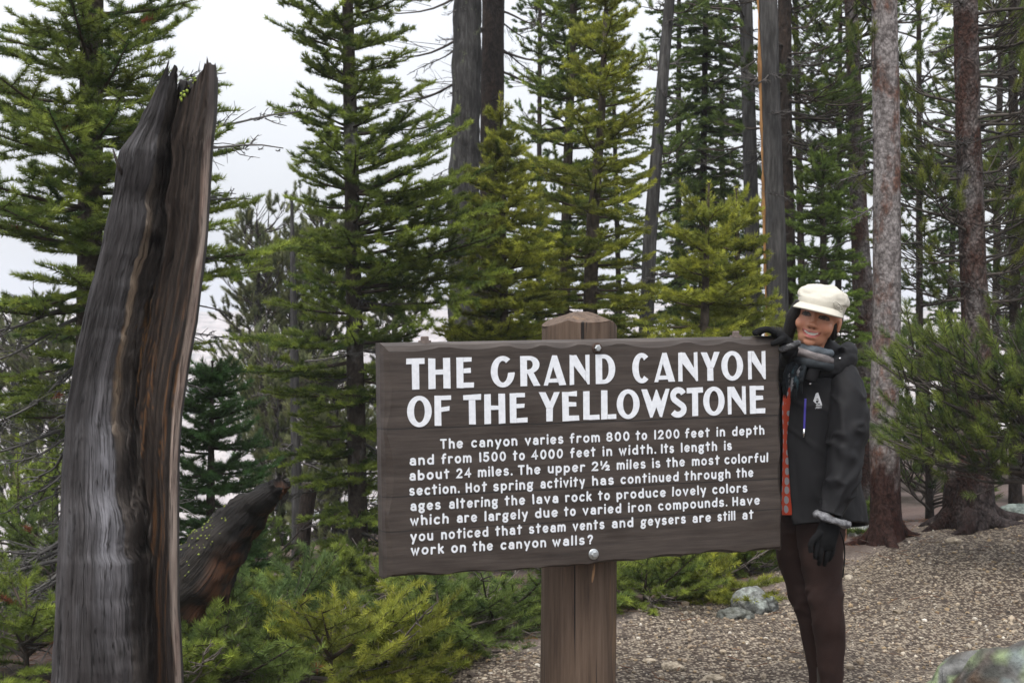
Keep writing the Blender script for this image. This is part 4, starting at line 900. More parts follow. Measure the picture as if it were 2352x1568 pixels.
# 16 young pine filling the right edge
def shrub(seed, rows): return rp(seed, rows[0], *rows[1:])
pine("young_pine", "bushy young green pine in front of the dark root base, at the right edge", [(2372, 780, 14), (2385, 1000, 26), (2395, 1220, 34)], 7.7, float(P(2370, 760, 7.7)[2]),
     rp(17, 30, 880, 1130, 150, 330, -12, 14, 130, 260, nt=(8, 13)) + rp(18, 14, 850, 1120, 90, 200, -5, 25, nt=(7, 11)) + [(1040, 185, 330, 2, 16), (980, 190, 340, 8, 16), (900, 180, 300, 8, 15), (1080, 200, 320, -2, 15)],
     M['bark_dark'], dict(PINE, new=(.26, .31, .065)), 19, cat="pine sapling", nl=.052, tl=(.05, .10))
pine("young_pine", "small dark green young pine between the pale scaly trunk and the dark root base", [(2128, 850, 8), (2132, 1000, 14), (2136, 1210, 20)], 10.2, float(P(2127, 835, 10.2)[2]),
     rp(20, 34, 850, 1180, 60, 150, 0, 35, nt=(8, 13)), M['bark_dark'], DARK, 21, cat="pine sapling")
# 17 small dark fir between snag and leaning log
fir("fir_tree", "small dark bluish fir right of the split snag, above the leaning burnt log", [(488, 836, 3), (486, 950, 10), (484, 1110, 20)], 8.0, float(P(488, 828, 8)[2]),
    [(828, 6, 6), (880, 52, 52), (960, 95, 95), (1060, 130, 130), (1150, 145, 145), (1350, 145, 145)], M['bark_fir'], dict(DARK, new=(.10, .20, .066)), 22, whorl=.10, nper=6, elev=((828, 35), (950, 14), (1100, 0), (1300, -10)), young=.05, bare=.08)
# 18 pale pines on the canyon rim
rim = [(590, 520, 16.5, "pale rim pine whose top shows just right of the split snag"), (668, 560, 17.5, "pale rim pine left of the slender fir, lower of the two side by side"), (738, 500, 17, "pale rim pine standing directly behind the slender fir's stem"), (118, 770, 16, "small pale rim pine low at the left, under the big fir"), (30, 720, 17, "small pale rim pine at the far left edge"), (905, 640, 18, "pale rim pine right of the slender fir's stem"), (640, 830, 14, "olive rim pine low behind the leaning burnt log"), (770, 900, 13.5, "olive rim pine low between the slender fir and the burnt stub")]
for i, (x, y, d, lab) in enumerate(rim):
    pine("pine_tree", lab, [(x, y, 6), (x + 4, y + 300, 22)], d, float(P(x, y - 15, d)[2]), rp(200 + i, 75, y + 10, y + 520, 45, 105 if i < 6 else 130, 5, 50, nt=(7, 12)), M['dead_grey'], dict(PINE, old=(.10, .12, .06), new=(.24, .25, .11)), 210 + i, group="pale pines on the canyon rim", sides=8)
# thin grey trunk and burnt stub
pine("dead_tree", "thin grey dead pole between the leaning log and the slender fir", [(676, 820, 20), (684, 1300, 26)], 11.5, 2.4, [], M['dead_grey'], DARK, 230, cat="dead tree", dead=rand_dead(R1, 16, 760, 1250, 60, 150, -20, 15))
stub = pine("burnt_stub", "short burnt stub with an orange side, behind the leaning log's tip", [(712, 1108, 38), (700, 1200, 36), (688, 1310, 40)], 10.3, None, [], M['bark_dark'], DARK, 231, cat="tree stump", rough=.12)
# 20 low saplings
lows = [(505, 1430, 5.5, 12, .6, DARK, "low fir sapling in front of the burnt log's foot, right of the snag"), (640, 1372, 6.2, 14, .62, BLUE, "bluish low fir sapling below the leaning log"), (760, 1435, 5.6, 12, .6, YELLOW, "low green fir sapling below the slender fir's foot"), (860, 1440, 5.9, 14, .55, YELLOW, "yellowish low fir sapling left of the sign's lower corner"), (1010, 1392, 6.5, 12, .6, DARK, "low fir sapling under the left part of the sign"), (1150, 1375, 6.8, 12, .6, DARK, "low fir sapling under the sign, touching the post's left side"),
        (1480, 1345, 7.3, 14, .55, GREEN, "low fir sapling under the sign, right of the post"), (1600, 1345, 7.6, 14, .5, YELLOW, "low yellowish fir sapling under the sign's right part, left of the small boulder"), (1720, 1310, 8.2, 12, .45, GREEN, "low fir sapling behind the small boulder"), (1970, 1215, 9.2, 10, .4, DARK, "low fir sapling behind the woman's legs"), (420, 1470, 5.3, 12, .5, GREEN, "low fir sapling at the snag's foot"), (930, 1480, 6.0, 9, .38, GREEN, "smallest low fir sapling at the edge of the gravel"),
        (60, 1330, 6.6, 13, .6, GREEN, "low fir sapling with reddish sprays at the bottom left corner"), (120, 1130, 8.2, 16, .75, DARK, "dark low fir left of the snag"), (40, 1000, 9.0, 18, .8, GREEN, "bushy green low fir at the left edge under the big fir"), (560, 1250, 8.6, 14, .7, DARK, "dark low fir behind the leaning log"), (900, 1290, 8.0, 14, .6, GREEN, "low fir behind the sign's lower left corner"), (1330, 1330, 8.0, 12, .6, DARK, "dark low fir behind the post"), (740, 1310, 7.6, 14, .55, GREEN, "low fir left of the slender fir's foot")]
for i, (x, y, d, n, L, pal, lab) in enumerate(lows): low_fir(lab, x, y, d, n, L, pal, 300 + i, red=.02 if i in (0, 12, 13) else 0, young=.12)

# background conifers further along the rim, copies of two kinds
proto = [fir("conifer", "dark conifer far behind, in the gap between the leaning dead trunk and the dark conifer", [(1560, -200, 8), (1558, 700, 16)], 17.0, 9.0, [(-1100, 10, 10), (-300, 60, 60), (200, 95, 95), (700, 105, 105), (1100, 110, 110)], M['bark_dark'], DARK, 401, lod=Lod(.019), whorl=.32, nper=5, elev=((-300, 10), (400, -8), (900, -15)), group="far conifers on the rim", curve=(-.05, -.05)),
         pine("conifer", "dark pine far behind, between the two right-hand scaly trunks", [(2110, -200, 10), (2112, 700, 17)], 16.5, 9.0, rp(402, 90, -600, 900, 60, 150, -12, 25, nt=(6, 10)), M['bark_dark'], dict(DARK, new=(.15, .23, .06)), 403, group="far conifers on the rim", cat="fir tree", sides=8, lod=Lod(.019))]
def copy_tree(src, loc, rz, label):
    r = src.copy(); COL.objects.link(r); r.location = loc; r.rotation_euler = (0, 0, rz); r['label'] = label
    for ch in list(src.children):
        c = ch.copy(); COL.objects.link(c); c.parent = r
    return r
for i, (x, d, k, lab) in enumerate([(1665, 18.5, 0, "dark conifer far behind the slim grey pine trunk"), (1850, 16, 1, "dark pine far behind the woman's cap"), (1925, 18, 0, "dark conifer far behind the reddish half-hidden pine"), (2175, 19, 0, "dark conifer far behind the reddish scaly pine's left side"), (2285, 15.5, 1, "dark pine far behind the reddish scaly pine's right side"), (2360, 17, 0, "dark conifer far behind at the extreme right edge"), (1430, 20, 0, "dark conifer far behind the thin leaning dead trunk"), (1235, 19, 1, "dark pine far behind the two bright firs"), (2440, 13, 1, "dark pine just outside the right edge")][:8]):
    p = P(x, 700, d); copy_tree(proto[k], (p[0], p[1], float(gz(p[0], p[1]))), i * 1.3 + .4, lab)
# ------------------------------------------------------------------ split grey snag at the left
SD = 3.6; K = SD / FPX
def ip(y, keys): return np.interp(y, [k[0] for k in keys], [k[1] for k in keys])
xl_k = [(150, 376), (225, 346), (290, 316), (345, 277), (440, 262), (560, 236), (700, 201), (820, 176), (940, 156), (1080, 145), (1250, 138), (1400, 131), (1568, 121), (2300, 95)]
xr_k = [(150, 486), (250, 484), (330, 476), (450, 470), (560, 462), (740, 440), (850, 420), (950, 406), (1070, 400), (1250, 398), (1400, 398), (1568, 408), (2300, 430)]
b1_k = [(150, 398), (300, 365), (400, 350), (472, 345), (587, 326), (687, 297), (783, 279), (930, 262), (1040, 272), (1133, 286), (1258, 306), (1400, 318), (1568, 331), (2300, 350)]
b2_k = [(150, 415), (300, 385), (472, 378), (587, 372), (687, 345), (783, 325), (930, 306), (1022, 312), (1133, 330), (1258, 336), (1400, 342), (1568, 345), (2300, 362)]
nl_, ng_, nr_, ne_, nb_ = 34, 16, 24, 5, 34
ncol = nl_ + ng_ + nr_ + ne_ + nb_; nrow = 260
zone = np.concatenate([np.zeros(nl_), np.ones(ng_), np.full(nr_, 2), np.full(ne_, 3), np.full(nb_, 4)])
fz = np.concatenate([np.linspace(0, 1, nl_, endpoint=False), np.linspace(0, 1, ng_, endpoint=False), np.linspace(0, 1, nr_, endpoint=False), np.linspace(0, 1, ne_, endpoint=False), np.linspace(0, 1, nb_, endpoint=False)])
rg = np.random.RandomState(8)
topy = np.zeros(ncol)
topy[zone == 0] = np.interp(fz[zone == 0], [0, .25, .6, 1], [300, 230, 165, 152])
topy[zone == 1] = np.interp(fz[zone == 1], [0, .3, .7, 1], [150, 175, 206, 214])
topy[zone == 2] = np.interp(fz[zone == 2], [0, .25, .55, .85, 1], [212, 198, 176, 156, 149])
topy[zone == 3] = 150; topy[zone == 4] = np.interp(fz[zone == 4], [0, .4, .7, 1], [152, 200, 240, 300])
topy += (vxy(np.arange(ncol) * .75, 0 * topy, 5, 2) * 20 + vxy(np.arange(ncol) * .22, 0 * topy, 6, 1) * 10) * np.where(zone == 3, .2, 1)
tt = np.linspace(0, 1, nrow)[:, None]; Y = topy[None] * (1 - tt) + 2300 * tt
XL, XR, B1, B2 = ip(Y, xl_k), ip(Y, xr_k), ip(Y, b1_k), ip(Y, b2_k)
wob1 = 9 * vxy(Y * .012, 0 * Y, 31, 2) + 4 * vxy(Y * .05, 0 * Y, 32, 3)
B1 = B1 + wob1; B2 = B2 + wob1 * .5
f_ = np.broadcast_to(fz[None], Y.shape); zn = np.broadcast_to(zone[None], Y.shape)
X = np.zeros_like(Y); Dp = np.zeros_like(Y)                  # picture x, depth offset (m)
m0 = zn == 0; a = np.pi - f_ * np.pi * .62; cxl = (XL + B1) / 2
X = np.where(m0, XL + (B1 - XL) * (.5 - .5 * np.cos(f_ * np.pi * .72)) / (.5 - .5 * math.cos(math.pi * .72)), X)
Wl = (B1 - XL) * K
Dp = np.where(m0, -Wl * .55 * np.sin(f_ * np.pi * .72) + .02 * f_, Dp)
g_end = -Wl * .55 * math.sin(math.pi * .72) + .02
m1 = zn == 1; X = np.where(m1, B1 + (B2 - B1) * f_, X)
Dp = np.where(m1, g_end * (1 - f_) + (.055 + .0) * np.sin(f_ * np.pi) ** .6 + .035 * f_ + .010 * np.sin(f_ * 20 + Y * .01), Dp)
m2 = zn == 2; X = np.where(m2, B2 + (XR - B2) * f_, X)
Dp = np.where(m2, .035 - .05 * np.sin(f_ * np.pi * .5) ** 2 + .012 * np.sin(f_ * np.pi * 2), Dp)
m3 = zn == 3; X = np.where(m3, XR + 6 * f_, X); Dp = np.where(m3, -.015 + .03 * f_, Dp)
m4 = zn == 4; X = np.where(m4, XR + 6 - (XR + 6 - XL) * (.5 - .5 * np.cos(f_ * np.pi)), X); Dp = np.where(m4, .015 + .17 * np.sin(f_ * np.pi), Dp)
XQ = X - (XL + XR) * .5; rel = vxy(XQ * .03, Y * .003, 21, 3) * .006 + vxy(XQ * .16, Y * .0022, 22, 3) * np.where((zn == 1) | (zn == 2), .008, .0022) + vxy(XQ * .10, Y * .014, 41, 5) * np.where(zn == 1, .022, np.where(zn == 2, .004, .0035))
Dp = Dp + rel; X = X + 2.2 * np.sin(Y * .045 + zn) * (zn == 0) * (f_ < .1)
pv = CAM + (SD + Dp)[..., None] * FW + ((X - 1176) * K)[..., None] * RT + ((784 - Y) * K)[..., None] * UP
sb = np.array([-.98, 3.6, float(gz(-.98, 3.6))]); pv[..., 2] = np.maximum(pv[..., 2], sb[2] - .1)
# colour: charred silver-grey outside, dark brown interior with orange and cream split wood
XS = X - (XL + XR) * .5; wp = vxy(XS * .01, Y * .006, 9, 3) * 9; st = vxy((XS + wp) * .13, Y * .0030, 23); st2 = vxy(XS * .022, Y * .0045, 24, 4); st3 = vxy((XS + wp) * .22, Y * .0018, 25, 3); crk_ = vxy((XS + wp) * .075, Y * .0028, 26, 3)
def lerp(a, b, f): return np.asarray(a) * (1 - f[..., None]) + np.asarray(b) * f[..., None]
sm = lambda v, lo, hi: np.clip((v - lo) / (hi - lo), 0, 1)
grey = lerp((.034, .030, .030), (.088, .082, .082), sm(st2 + .35 * st, -.6, .6))
grey = lerp(grey, (.15, .15, .155), sm(st2 + .5 * st, .35, .9) * .7)
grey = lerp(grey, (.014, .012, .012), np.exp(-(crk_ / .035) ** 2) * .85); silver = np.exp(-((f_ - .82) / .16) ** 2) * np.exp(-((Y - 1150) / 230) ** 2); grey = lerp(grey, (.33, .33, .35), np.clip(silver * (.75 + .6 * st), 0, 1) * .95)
inner = lerp((.022, .016, .013), (.075, .056, .046), sm(st3, -.6, .6))
inner = lerp(inner, (.20, .095, .035), sm(st3 + .55 * st, .52, .80) * sm(Y, 560, 900) * .9)
groove = lerp((.030, .025, .023), (.13, .115, .105), sm(st, -.4, .5)); groove = lerp(groove, (.30, .17, .075), sm(st3 + .3 * np.sin(Y * .01), .42, .7) * sm(Y, 450, 700) * (1 - sm(Y, 950, 1150)))
groove = lerp(groove, (.42, .33, .24), np.exp(-((f_ - .05) / .07) ** 2) * sm(Y, 420, 600) * (1 - sm(Y, 900, 1050)))
cream = lerp((.34, .25, .21), (.52, .44, .38), sm(st, -.4, .5)); cream = lerp((.07, .06, .06), cream, sm(Y, 240, 420) * .9 + .1)
col = np.where((zn == 0)[..., None], grey, np.where((zn == 1)[..., None], groove, np.where((zn == 2)[..., None], inner, np.where((zn == 3)[..., None], cream, lerp((.03, .027, .026), (.07, .065, .063), sm(st, -.5, .5))))))
edge2 = (zn == 2) & (f_ > .92); col = np.where(edge2[..., None], lerp(col, cream * 1.2, sm(f_, .935, .97) * sm(Y, 200, 300)), col)
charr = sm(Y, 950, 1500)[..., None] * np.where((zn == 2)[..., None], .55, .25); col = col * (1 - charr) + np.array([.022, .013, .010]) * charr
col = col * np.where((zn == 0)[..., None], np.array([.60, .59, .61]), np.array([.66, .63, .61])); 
for (hx, hy, hr_) in ((420, 418, 5), (240, 975, 6), (350, 548, 11), (378, 372, 10), (322, 1262, 7), (205, 640, 6), (300, 1480, 7), (262, 1390, 4)):
    k = np.clip(1.4 - np.hypot((X - hx), (Y - hy) * .75) / hr_, 0, 1)[..., None] * np.isin(zn, (0, 1, 2))[..., None]; col = col * (1 - k) + np.array([.008, .007, .006]) * k
snag = thing("split_snag", "tall split grey snag, charred and jagged at the top with a cream split edge", "tree stump", sb)
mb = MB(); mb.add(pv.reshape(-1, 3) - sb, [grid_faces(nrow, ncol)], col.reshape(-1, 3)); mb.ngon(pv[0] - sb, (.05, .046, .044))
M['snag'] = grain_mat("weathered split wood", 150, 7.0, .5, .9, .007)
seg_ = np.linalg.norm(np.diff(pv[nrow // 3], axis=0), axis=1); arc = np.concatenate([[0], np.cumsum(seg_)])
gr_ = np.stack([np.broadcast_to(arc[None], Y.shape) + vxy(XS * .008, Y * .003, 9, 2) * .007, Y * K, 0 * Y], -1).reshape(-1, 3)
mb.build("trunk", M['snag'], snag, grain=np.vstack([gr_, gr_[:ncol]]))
# slivers of loose wood and a small dead knot, lichen at the tip
mb = MB(); rg = np.random.RandomState(12)
for (x, y, L, w_, dx, c_) in ((269, 372, 60, 5, -10, (.03, .025, .022)),):
    p0 = P(x + dx, y - L / 2, SD - .035); p1 = P(x, y, SD - .045); p2 = P(x - dx, y + L / 2, SD - .03)
    V, F = tube(spline([p0, p1, p2], 14), np.interp(np.linspace(0, 1, 14), [0, .3, .8, 1], [.15, 1, .9, .2]) * w_ * K, 7, seed=int(x), amp=.003, f=40); mb.add(V - sb, F, c_)
mb.build("splinter", M['twig'], snag)
mb = MB()
for k in range(26):
    x, y = rg.uniform(415, 470), 0; y = np.interp(x, [410, 440, 480], [222, 190, 158]) + rg.uniform(-2, 16); V, F = ball(P(x, y, SD + rg.uniform(-.03, .06)) - sb, rg.uniform(.002, .006, 3), sub=1); mb.add(V, F, np.array([.20, .25, .05]) * rg.uniform(.6, 1.2))
M['lichen'] = vcol("yellow green lichen", .9, .1, 80, .3, .4, .002); mb.build("lichen", M['lichen'], snag)

# ------------------------------------------------------------------ leaning burnt log
LD = 5.6
ax = spline([P(395, 1440, LD + .1), P(440, 1345, LD), P(520, 1235, LD - .05), P(590, 1160, LD - .1), P(645, 1112, LD - .15)], 60)
s_ = np.linspace(0, 1, 60); rad = np.interp(s_, [0, .2, .5, .8, 1], [105, 98, 66, 38, 26]) * LD / FPX
V, F = tube(ax, rad, 40, rad * .9); V = V.reshape(60, 40, 3); nrm = norm(V - ax[:, None])
V = V + nrm * (wob(V, 51, 5, 4) * .024 + vn(V * 16, 52, 5) * .020)[..., None]
V[-1] = V[-1] + wob(V[-1] * 9, 53, 9, 2)[:, None] * .02 * norm(ax[-1] - ax[-2])
V[-4:] -= nrm[-4:] * (rg.uniform(0, .012, (4, 40))[..., None])
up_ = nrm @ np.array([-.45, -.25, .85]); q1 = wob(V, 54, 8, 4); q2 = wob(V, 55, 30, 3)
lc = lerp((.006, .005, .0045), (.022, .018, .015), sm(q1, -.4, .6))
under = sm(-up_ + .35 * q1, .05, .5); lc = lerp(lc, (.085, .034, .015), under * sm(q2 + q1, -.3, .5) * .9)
lb = np.array([ax[0][0], ax[0][1], float(gz(ax[0][0], ax[0][1]))])
log = thing("leaning_log", "burnt broken log leaning out to the right behind the split snag, yellow lichen on top", "log", lb)
mb = MB(); mb.add(V.reshape(-1, 3) - lb, F, lc.reshape(-1, 3)); M['log'] = grain_mat("charred log wood", 70, 5.0, .6, 1.0, .012, .85)
ga = np.stack([np.broadcast_to((np.abs(np.arange(40) - 20) / 20 * .42)[None], (60, 40)), np.broadcast_to((s_ * .85)[:, None], (60, 40)), np.zeros((60, 40))], -1)
mb.build("trunk", M['log'], log, grain=ga.reshape(-1, 3))
mb = MB()
for k in range(130):
    i = int(np.clip([14, 20, 27, 33, 24][k % 5] + rg.normal(0, 3.2), 2, 57)); cand = np.where(up_[i] > .35)[0]; j = rg.choice(cand)
    Vb, Fb = ball(V[i, j] - lb, rg.uniform(.0015, .0065, 3), sub=1); mb.add(Vb, Fb, np.array([.20, .24, .06]) * rg.uniform(.4, 1.0))
mb.build("lichen", M['lichen'], log)
# curved dead root beside the snag's foot
rootp = spline([P(380, 1458, 5.9), P(425, 1452, 5.75), P(450, 1470, 5.6), P(462, 1500, 5.5), P(468, 1540, 5.5)], 24); mb = MB()
V, F = tube(rootp, np.linspace(.018, .010, 24), 9, seed=5, amp=.006, f=22); mb.add(V, F, (.085, .065, .058)); tag(mb.build("dead_root", M['twig']), "curved pale dead root sticking out at the foot of the split snag", "tree root")

# ------------------------------------------------------------------ rocks and gravel
def rock(name, label, c, r, seed, cols, sub=4, amp=.22, lich=None, f=2.2):
    V, Fc = ico(sub); n = V.copy(); d = 1 + vn(n * f * .8, seed, 6, .58) * amp * 1.3; d = np.maximum(np.minimum(d, 1.12 + .03 * vn(n * 6, seed, 3)), .66)
    V = n * d[:, None] * np.asarray(r); q = wob(n, seed + 1, 4, 4); cl = lerp(cols[0], cols[1], sm(q, -.5, .5))
    if lich is not None:
        for (lc_, ss, fq) in lich: cl = lerp(cl, lc_, sm(vn(n * fq * .6, ss, 5, .65), .12, .36))
    mb = MB(); mb.add(V, [Fc], cl); o = mb.build(name, M['rock'], None); o.location = c; tag(o, label, "rock"); return o
M['rock'] = vcol("rough stone", .95, .12, 45, .55, 1.0, .02)
p = P(1735, 1392, 7.2); rock("boulder", "small grey boulder beside the low fir, behind the woman's knees", (p[0], p[1], float(gz(p[0], p[1])) + .03), (.12, .10, .09), 61, ((.08, .082, .075), (.20, .205, .195)), lich=[((.26, .28, .26), 60, 5)])
p = P(1690, 1400, 7.0); rock("boulder", "flat grey stone left of the small boulder", (p[0], p[1], float(gz(p[0], p[1])) + .01), (.09, .07, .04), 67, ((.08, .082, .07), (.17, .175, .16)))
p = P(1972, 1222, 9.1); rock("boulder", "pale whitish stone between the woman's jacket hem and the pale scaly trunk", (p[0], p[1], p[2] - .06), (.075, .07, .16), 62, ((.55, .54, .52), (.75, .75, .73)))
p = P(2345, 1235, 8.9); rock("boulder", "greenish grey stone on the mound at the right edge", (p[0], p[1], float(gz(p[0], p[1])) + .02), (.14, .10, .07), 63, ((.10, .12, .11), (.20, .23, .21)))
p = P(2400, 1825, 3.0); rock("boulder", "big blurred boulder with grey-green lichen in the bottom right corner", (p[0], p[1], p[2] - .06), (.40, .33, .37), 64, ((.075, .07, .065), (.16, .16, .155)), 5, .16, [((.15, .175, .17), 65, 12), ((.075, .05, .034), 66, 6), ((.17, .21, .11), 68, 34), ((.05, .05, .045), 71, 20)], 1.6)
p = P(2010, 1735, 3.2); rock("boulder", "low blurred grey stone at the bottom edge, left of the big corner boulder", (p[0], p[1], p[2] - .10), (.20, .17, .25), 69, ((.12, .115, .11), (.27, .28, .27)), 5, .14, [((.33, .36, .35), 70, 6)], 1.8)
for i, (x, y, s, lab) in enumerate([(1545, 1535, .05, "pale tan stone lying alone on the gravel right of the post"), (1640, 1552, .045, "cream flat stone at the bottom edge, left of the woman's legs"), (1490, 1520, .03, "small tan stone nearest the sign post"), (2190, 1290, .05, "brown stone in front of the dark root base")]):
    d = 1.588 * FPX / (y - 685) * .985; p = P(x, y, d); rock("stone", lab, (p[0], p[1], float(gz(p[0], p[1])) + s * .15), (s, s * .7, s * .4), 75 + i, ((.28, .23, .17), (.46, .39, .30)), 3)

rg = np.random.RandomState(40); n = 52000
gx_, gy_ = rg.uniform(-1.4, 5.2, n), 5.2 + 5.6 * rg.uniform(0, 1, n) ** 1.2
dens_ = wob(np.stack([gx_, gy_, 0 * gx_], 1), 77, 1.1, 4)
keep = (path_mask(gx_, gy_) > rg.uniform(.25, .9, n)) & (rg.uniform(size=n) < .42 + .5 * dens_); gx_, gy_ = gx_[keep], gy_[keep]; n = len(gx_)
V0, F0 = ico(1); r_ = .0035 + .0085 * rg.uniform(0, 1, n) ** 2.6 + .012 * (rg.uniform(size=n) > .988)
sc = r_[:, None] * rg.uniform(.65, 1.35, (n, 3)); sc[:, 2] *= .7; ang = rg.uniform(0, 6.28, n)
W = V0[None] * sc[:, None] * (1 + .25 * rg.normal(size=(n, len(V0), 1)) * .6); ca, sa = np.cos(ang)[:, None], np.sin(ang)[:, None]
Wx = W[..., 0] * ca - W[..., 1] * sa; Wy = W[..., 0] * sa + W[..., 1] * ca
gV = np.stack([Wx + gx_[:, None], Wy + gy_[:, None], W[..., 2] + (gz(gx_, gy_) + sc[:, 2] * .35)[:, None]], -1)
pal = np.array([[.38, .32, .25], [.27, .215, .16], [.48, .43, .36], [.17, .14, .12], [.11, .095, .085], [.33, .25, .16], [.62, .58, .52]])
cI = pal[rg.choice(7, n, p=[.24, .2, .14, .16, .12, .10, .04])] * rg.uniform(.48, .95, (n, 1)) * np.array([1.0, .975, .93])
mb = MB(); mb.add(gV.reshape(-1, 3), [(np.arange(n)[:, None, None] * len(V0) + F0[None]).reshape(-1, 3)], np.repeat(cI, len(V0), 0))
M['pebble'] = vcol("pebbles", .9, .2, 90, .2, 0); tag(mb.build("gravel", M['pebble'], smooth=False), "loose tan and brown gravel strewn over the path", "gravel", kind='stuff')
# dry litter (needles, twigs) on the forest floor
n = 9000; lx, ly = rg.uniform(-4.5, 5, n), rg.uniform(5.4, 10.5, n); keep = path_mask(lx, ly) < rg.uniform(.1, 1.10, n); lx, ly = lx[keep], ly[keep]; n = len(lx)
S = np.stack([lx, ly, gz(lx, ly) + .006], 1); a = rg.uniform(0, 6.28, n); L = rg.uniform(.02, .12, n); En = S + np.stack([np.cos(a) * L, np.sin(a) * L, rg.uniform(-.002, .02, n)], 1)
mb = MB(); V, F, C = stems(S, En, .0016, .0012, np.array([[.13, .075, .045], [.10, .085, .075], [.16, .07, .035]])[rg.choice(3, n)]); mb.add(V, [F], C)
tag(mb.build("litter", M['twig']), "dry brown needles and twigs lying under the trees", "forest litter", kind='stuff')
# ------------------------------------------------------------------ the woman at the right end of the sign
PD = 5.42; PK = PD / FPX
px0 = P(1893, 1600, PD); pb = np.array([px0[0], px0[1], float(gz(px0[0], px0[1]))])
woman = thing("person", "smiling woman in cream cap and black jacket, gloved hand on the sign", "person", pb)
def Q(x, y, dd=0.0): return P(x, y, PD + dd) - pb

# --- head frame: r to the picture's right, f out of the face, u up; turned a little to the left and tilted
yaw, roll, pit, HS = math.radians(20), math.radians(14), math.radians(3), 1.10
r0 = np.array([math.cos(yaw), -math.sin(yaw), 0]); f0 = np.array([-math.sin(yaw), -math.cos(yaw), 0]); u0 = np.array([0, 0, 1.0])
f0, u0 = f0 * math.cos(pit) - u0 * math.sin(pit), u0 * math.cos(pit) + f0 * math.sin(pit)
def rl(v): return np.array([v[0] * math.cos(roll) + v[2] * math.sin(roll), v[1], -v[0] * math.sin(roll) + v[2] * math.cos(roll)])
HB = np.array([rl(r0), rl(f0), rl(u0)]); HO = Q(1880, 725, .0)
def H(p): return HO + (np.asarray(p, float) * HS) @ HB
def Hinv(p): return ((p - HO) @ HB.T) / HS
def hb(c, r, sub=3):
    V, F = ico(sub); return H(V * np.asarray(r) + np.asarray(c)), [F]

parts = [hb((0, -.005, .018), (.073, .094, .074), 4), hb((0, .028, -.030), (.064, .060, .074), 4), hb((0, .036, -.074), (.050, .044, .040)),
         hb((-.037, .056, -.036), (.028, .025, .026)), hb((.037, .056, -.036), (.028, .025, .026)), hb((0, .070, .024), (.052, .018, .014)),
         hb((0, .087, -.012), (.0085, .013, .026)), hb((0, .097, -.034), (.0145, .014, .0105)), hb((-.0125, .088, -.038), (.0075, .010, .0075)), hb((.0125, .088, -.038), (.0075, .010, .0075)),
         hb((0, .078, -.057), (.026, .012, .0065)), hb((0, .076, -.078), (.022, .012, .0065)), hb((0, .070, -.096), (.020, .012, .014)),
         hb((.076, -.006, -.016), (.008, .019, .031)), hb((-.076, -.006, -.016), (.008, .019, .031))]
neck = spline([H((0, -.015, -.05)), H((0, -.025, -.11)), Q(1893, 850, .07)], 12); parts.append(tube(neck, np.full(12, .055), 20))
tor = np.array([Q(1893, y, .09) for y in (838, 880, 960, 1060, 1160, 1240)])
parts.append(tube(spline(tor, 24), np.interp(np.linspace(0, 1, 24), [0, .1, .3, .6, 1], [.05, .10, .095, .09, .085]), 28))
legL = spline([Q(1887, 1200, .05), Q(1898, 1330, .02), Q(1905, 1420, .0), Q(1908, 1540, .03), Q(1912, 1600, .05)], 20); legR = spline([Q(1840, 1200, .12), Q(1832, 1290, .14), Q(1852, 1400, .15), Q(1872, 1500, .18), Q(1880, 1600, .20)], 20)
lr = np.interp(np.linspace(0, 1, 20), [0, .3, .55, .75, 1], [.060, .050, .038, .036, .022])
parts += [tube(legL, lr, 16), tube(legR, lr * .95, 16)]
armL = spline([Q(1935, 872, -.02), Q(1950, 950, -.07), Q(1944, 1030, -.10), Q(1925, 1110, -.14), Q(1905, 1195, -.16)], 20); armR = spline([Q(1850, 870, .1), Q(1806, 880, .16), Q(1812, 845, .06), Q(1816, 800, -.08)], 18)
parts += [tube(armL, np.interp(np.linspace(0, 1, 20), [0, .5, 1], [.040, .030, .014]), 14), tube(armR, np.interp(np.linspace(0, 1, 18), [0, .5, 1], [.036, .026, .012]), 14)]
V, F = fuse(parts, .0030, 16, .5)
h = Hinv(V); hr, hf, hu = h[:, 0], h[:, 1], h[:, 2]; face = (hf > .03) & (hu > -.13)
skin = np.array([.40, .185, .110]); c = np.tile(skin, (len(V), 1))
def paint(mask, colr, k=1.0):
    c[mask] = c[mask] * (1 - k) + np.array(colr) * k
c = c * (1 + .10 * wob(h * 40, 5, 1, 3))[:, None]
blush = np.exp(-(((np.abs(hr) - .036) / .02) ** 2 + ((hu + .034) / .018) ** 2)) * face; c = c * (1 - .25 * blush[:, None]) + np.array([.56, .19, .12]) * .25 * blush[:, None]
um = -.0650 + 8.5 * hr ** 2
paint(face & (np.abs(hr) < .031) & (hu - um > -.0145 + 9 * hr ** 2) & (hu - um < .0095 - 4 * hr ** 2), (.40, .115, .10))
paint(face & (np.abs(hr) < .0235) & (hu - um > -.0040 + 5 * hr ** 2) & (hu - um < .0040 - 2 * hr ** 2), (.66, .70, .64))
paint(face & (np.abs(np.abs(hr) - .030) < .003) & (np.abs(hu - um) < .004), (.20, .07, .045))
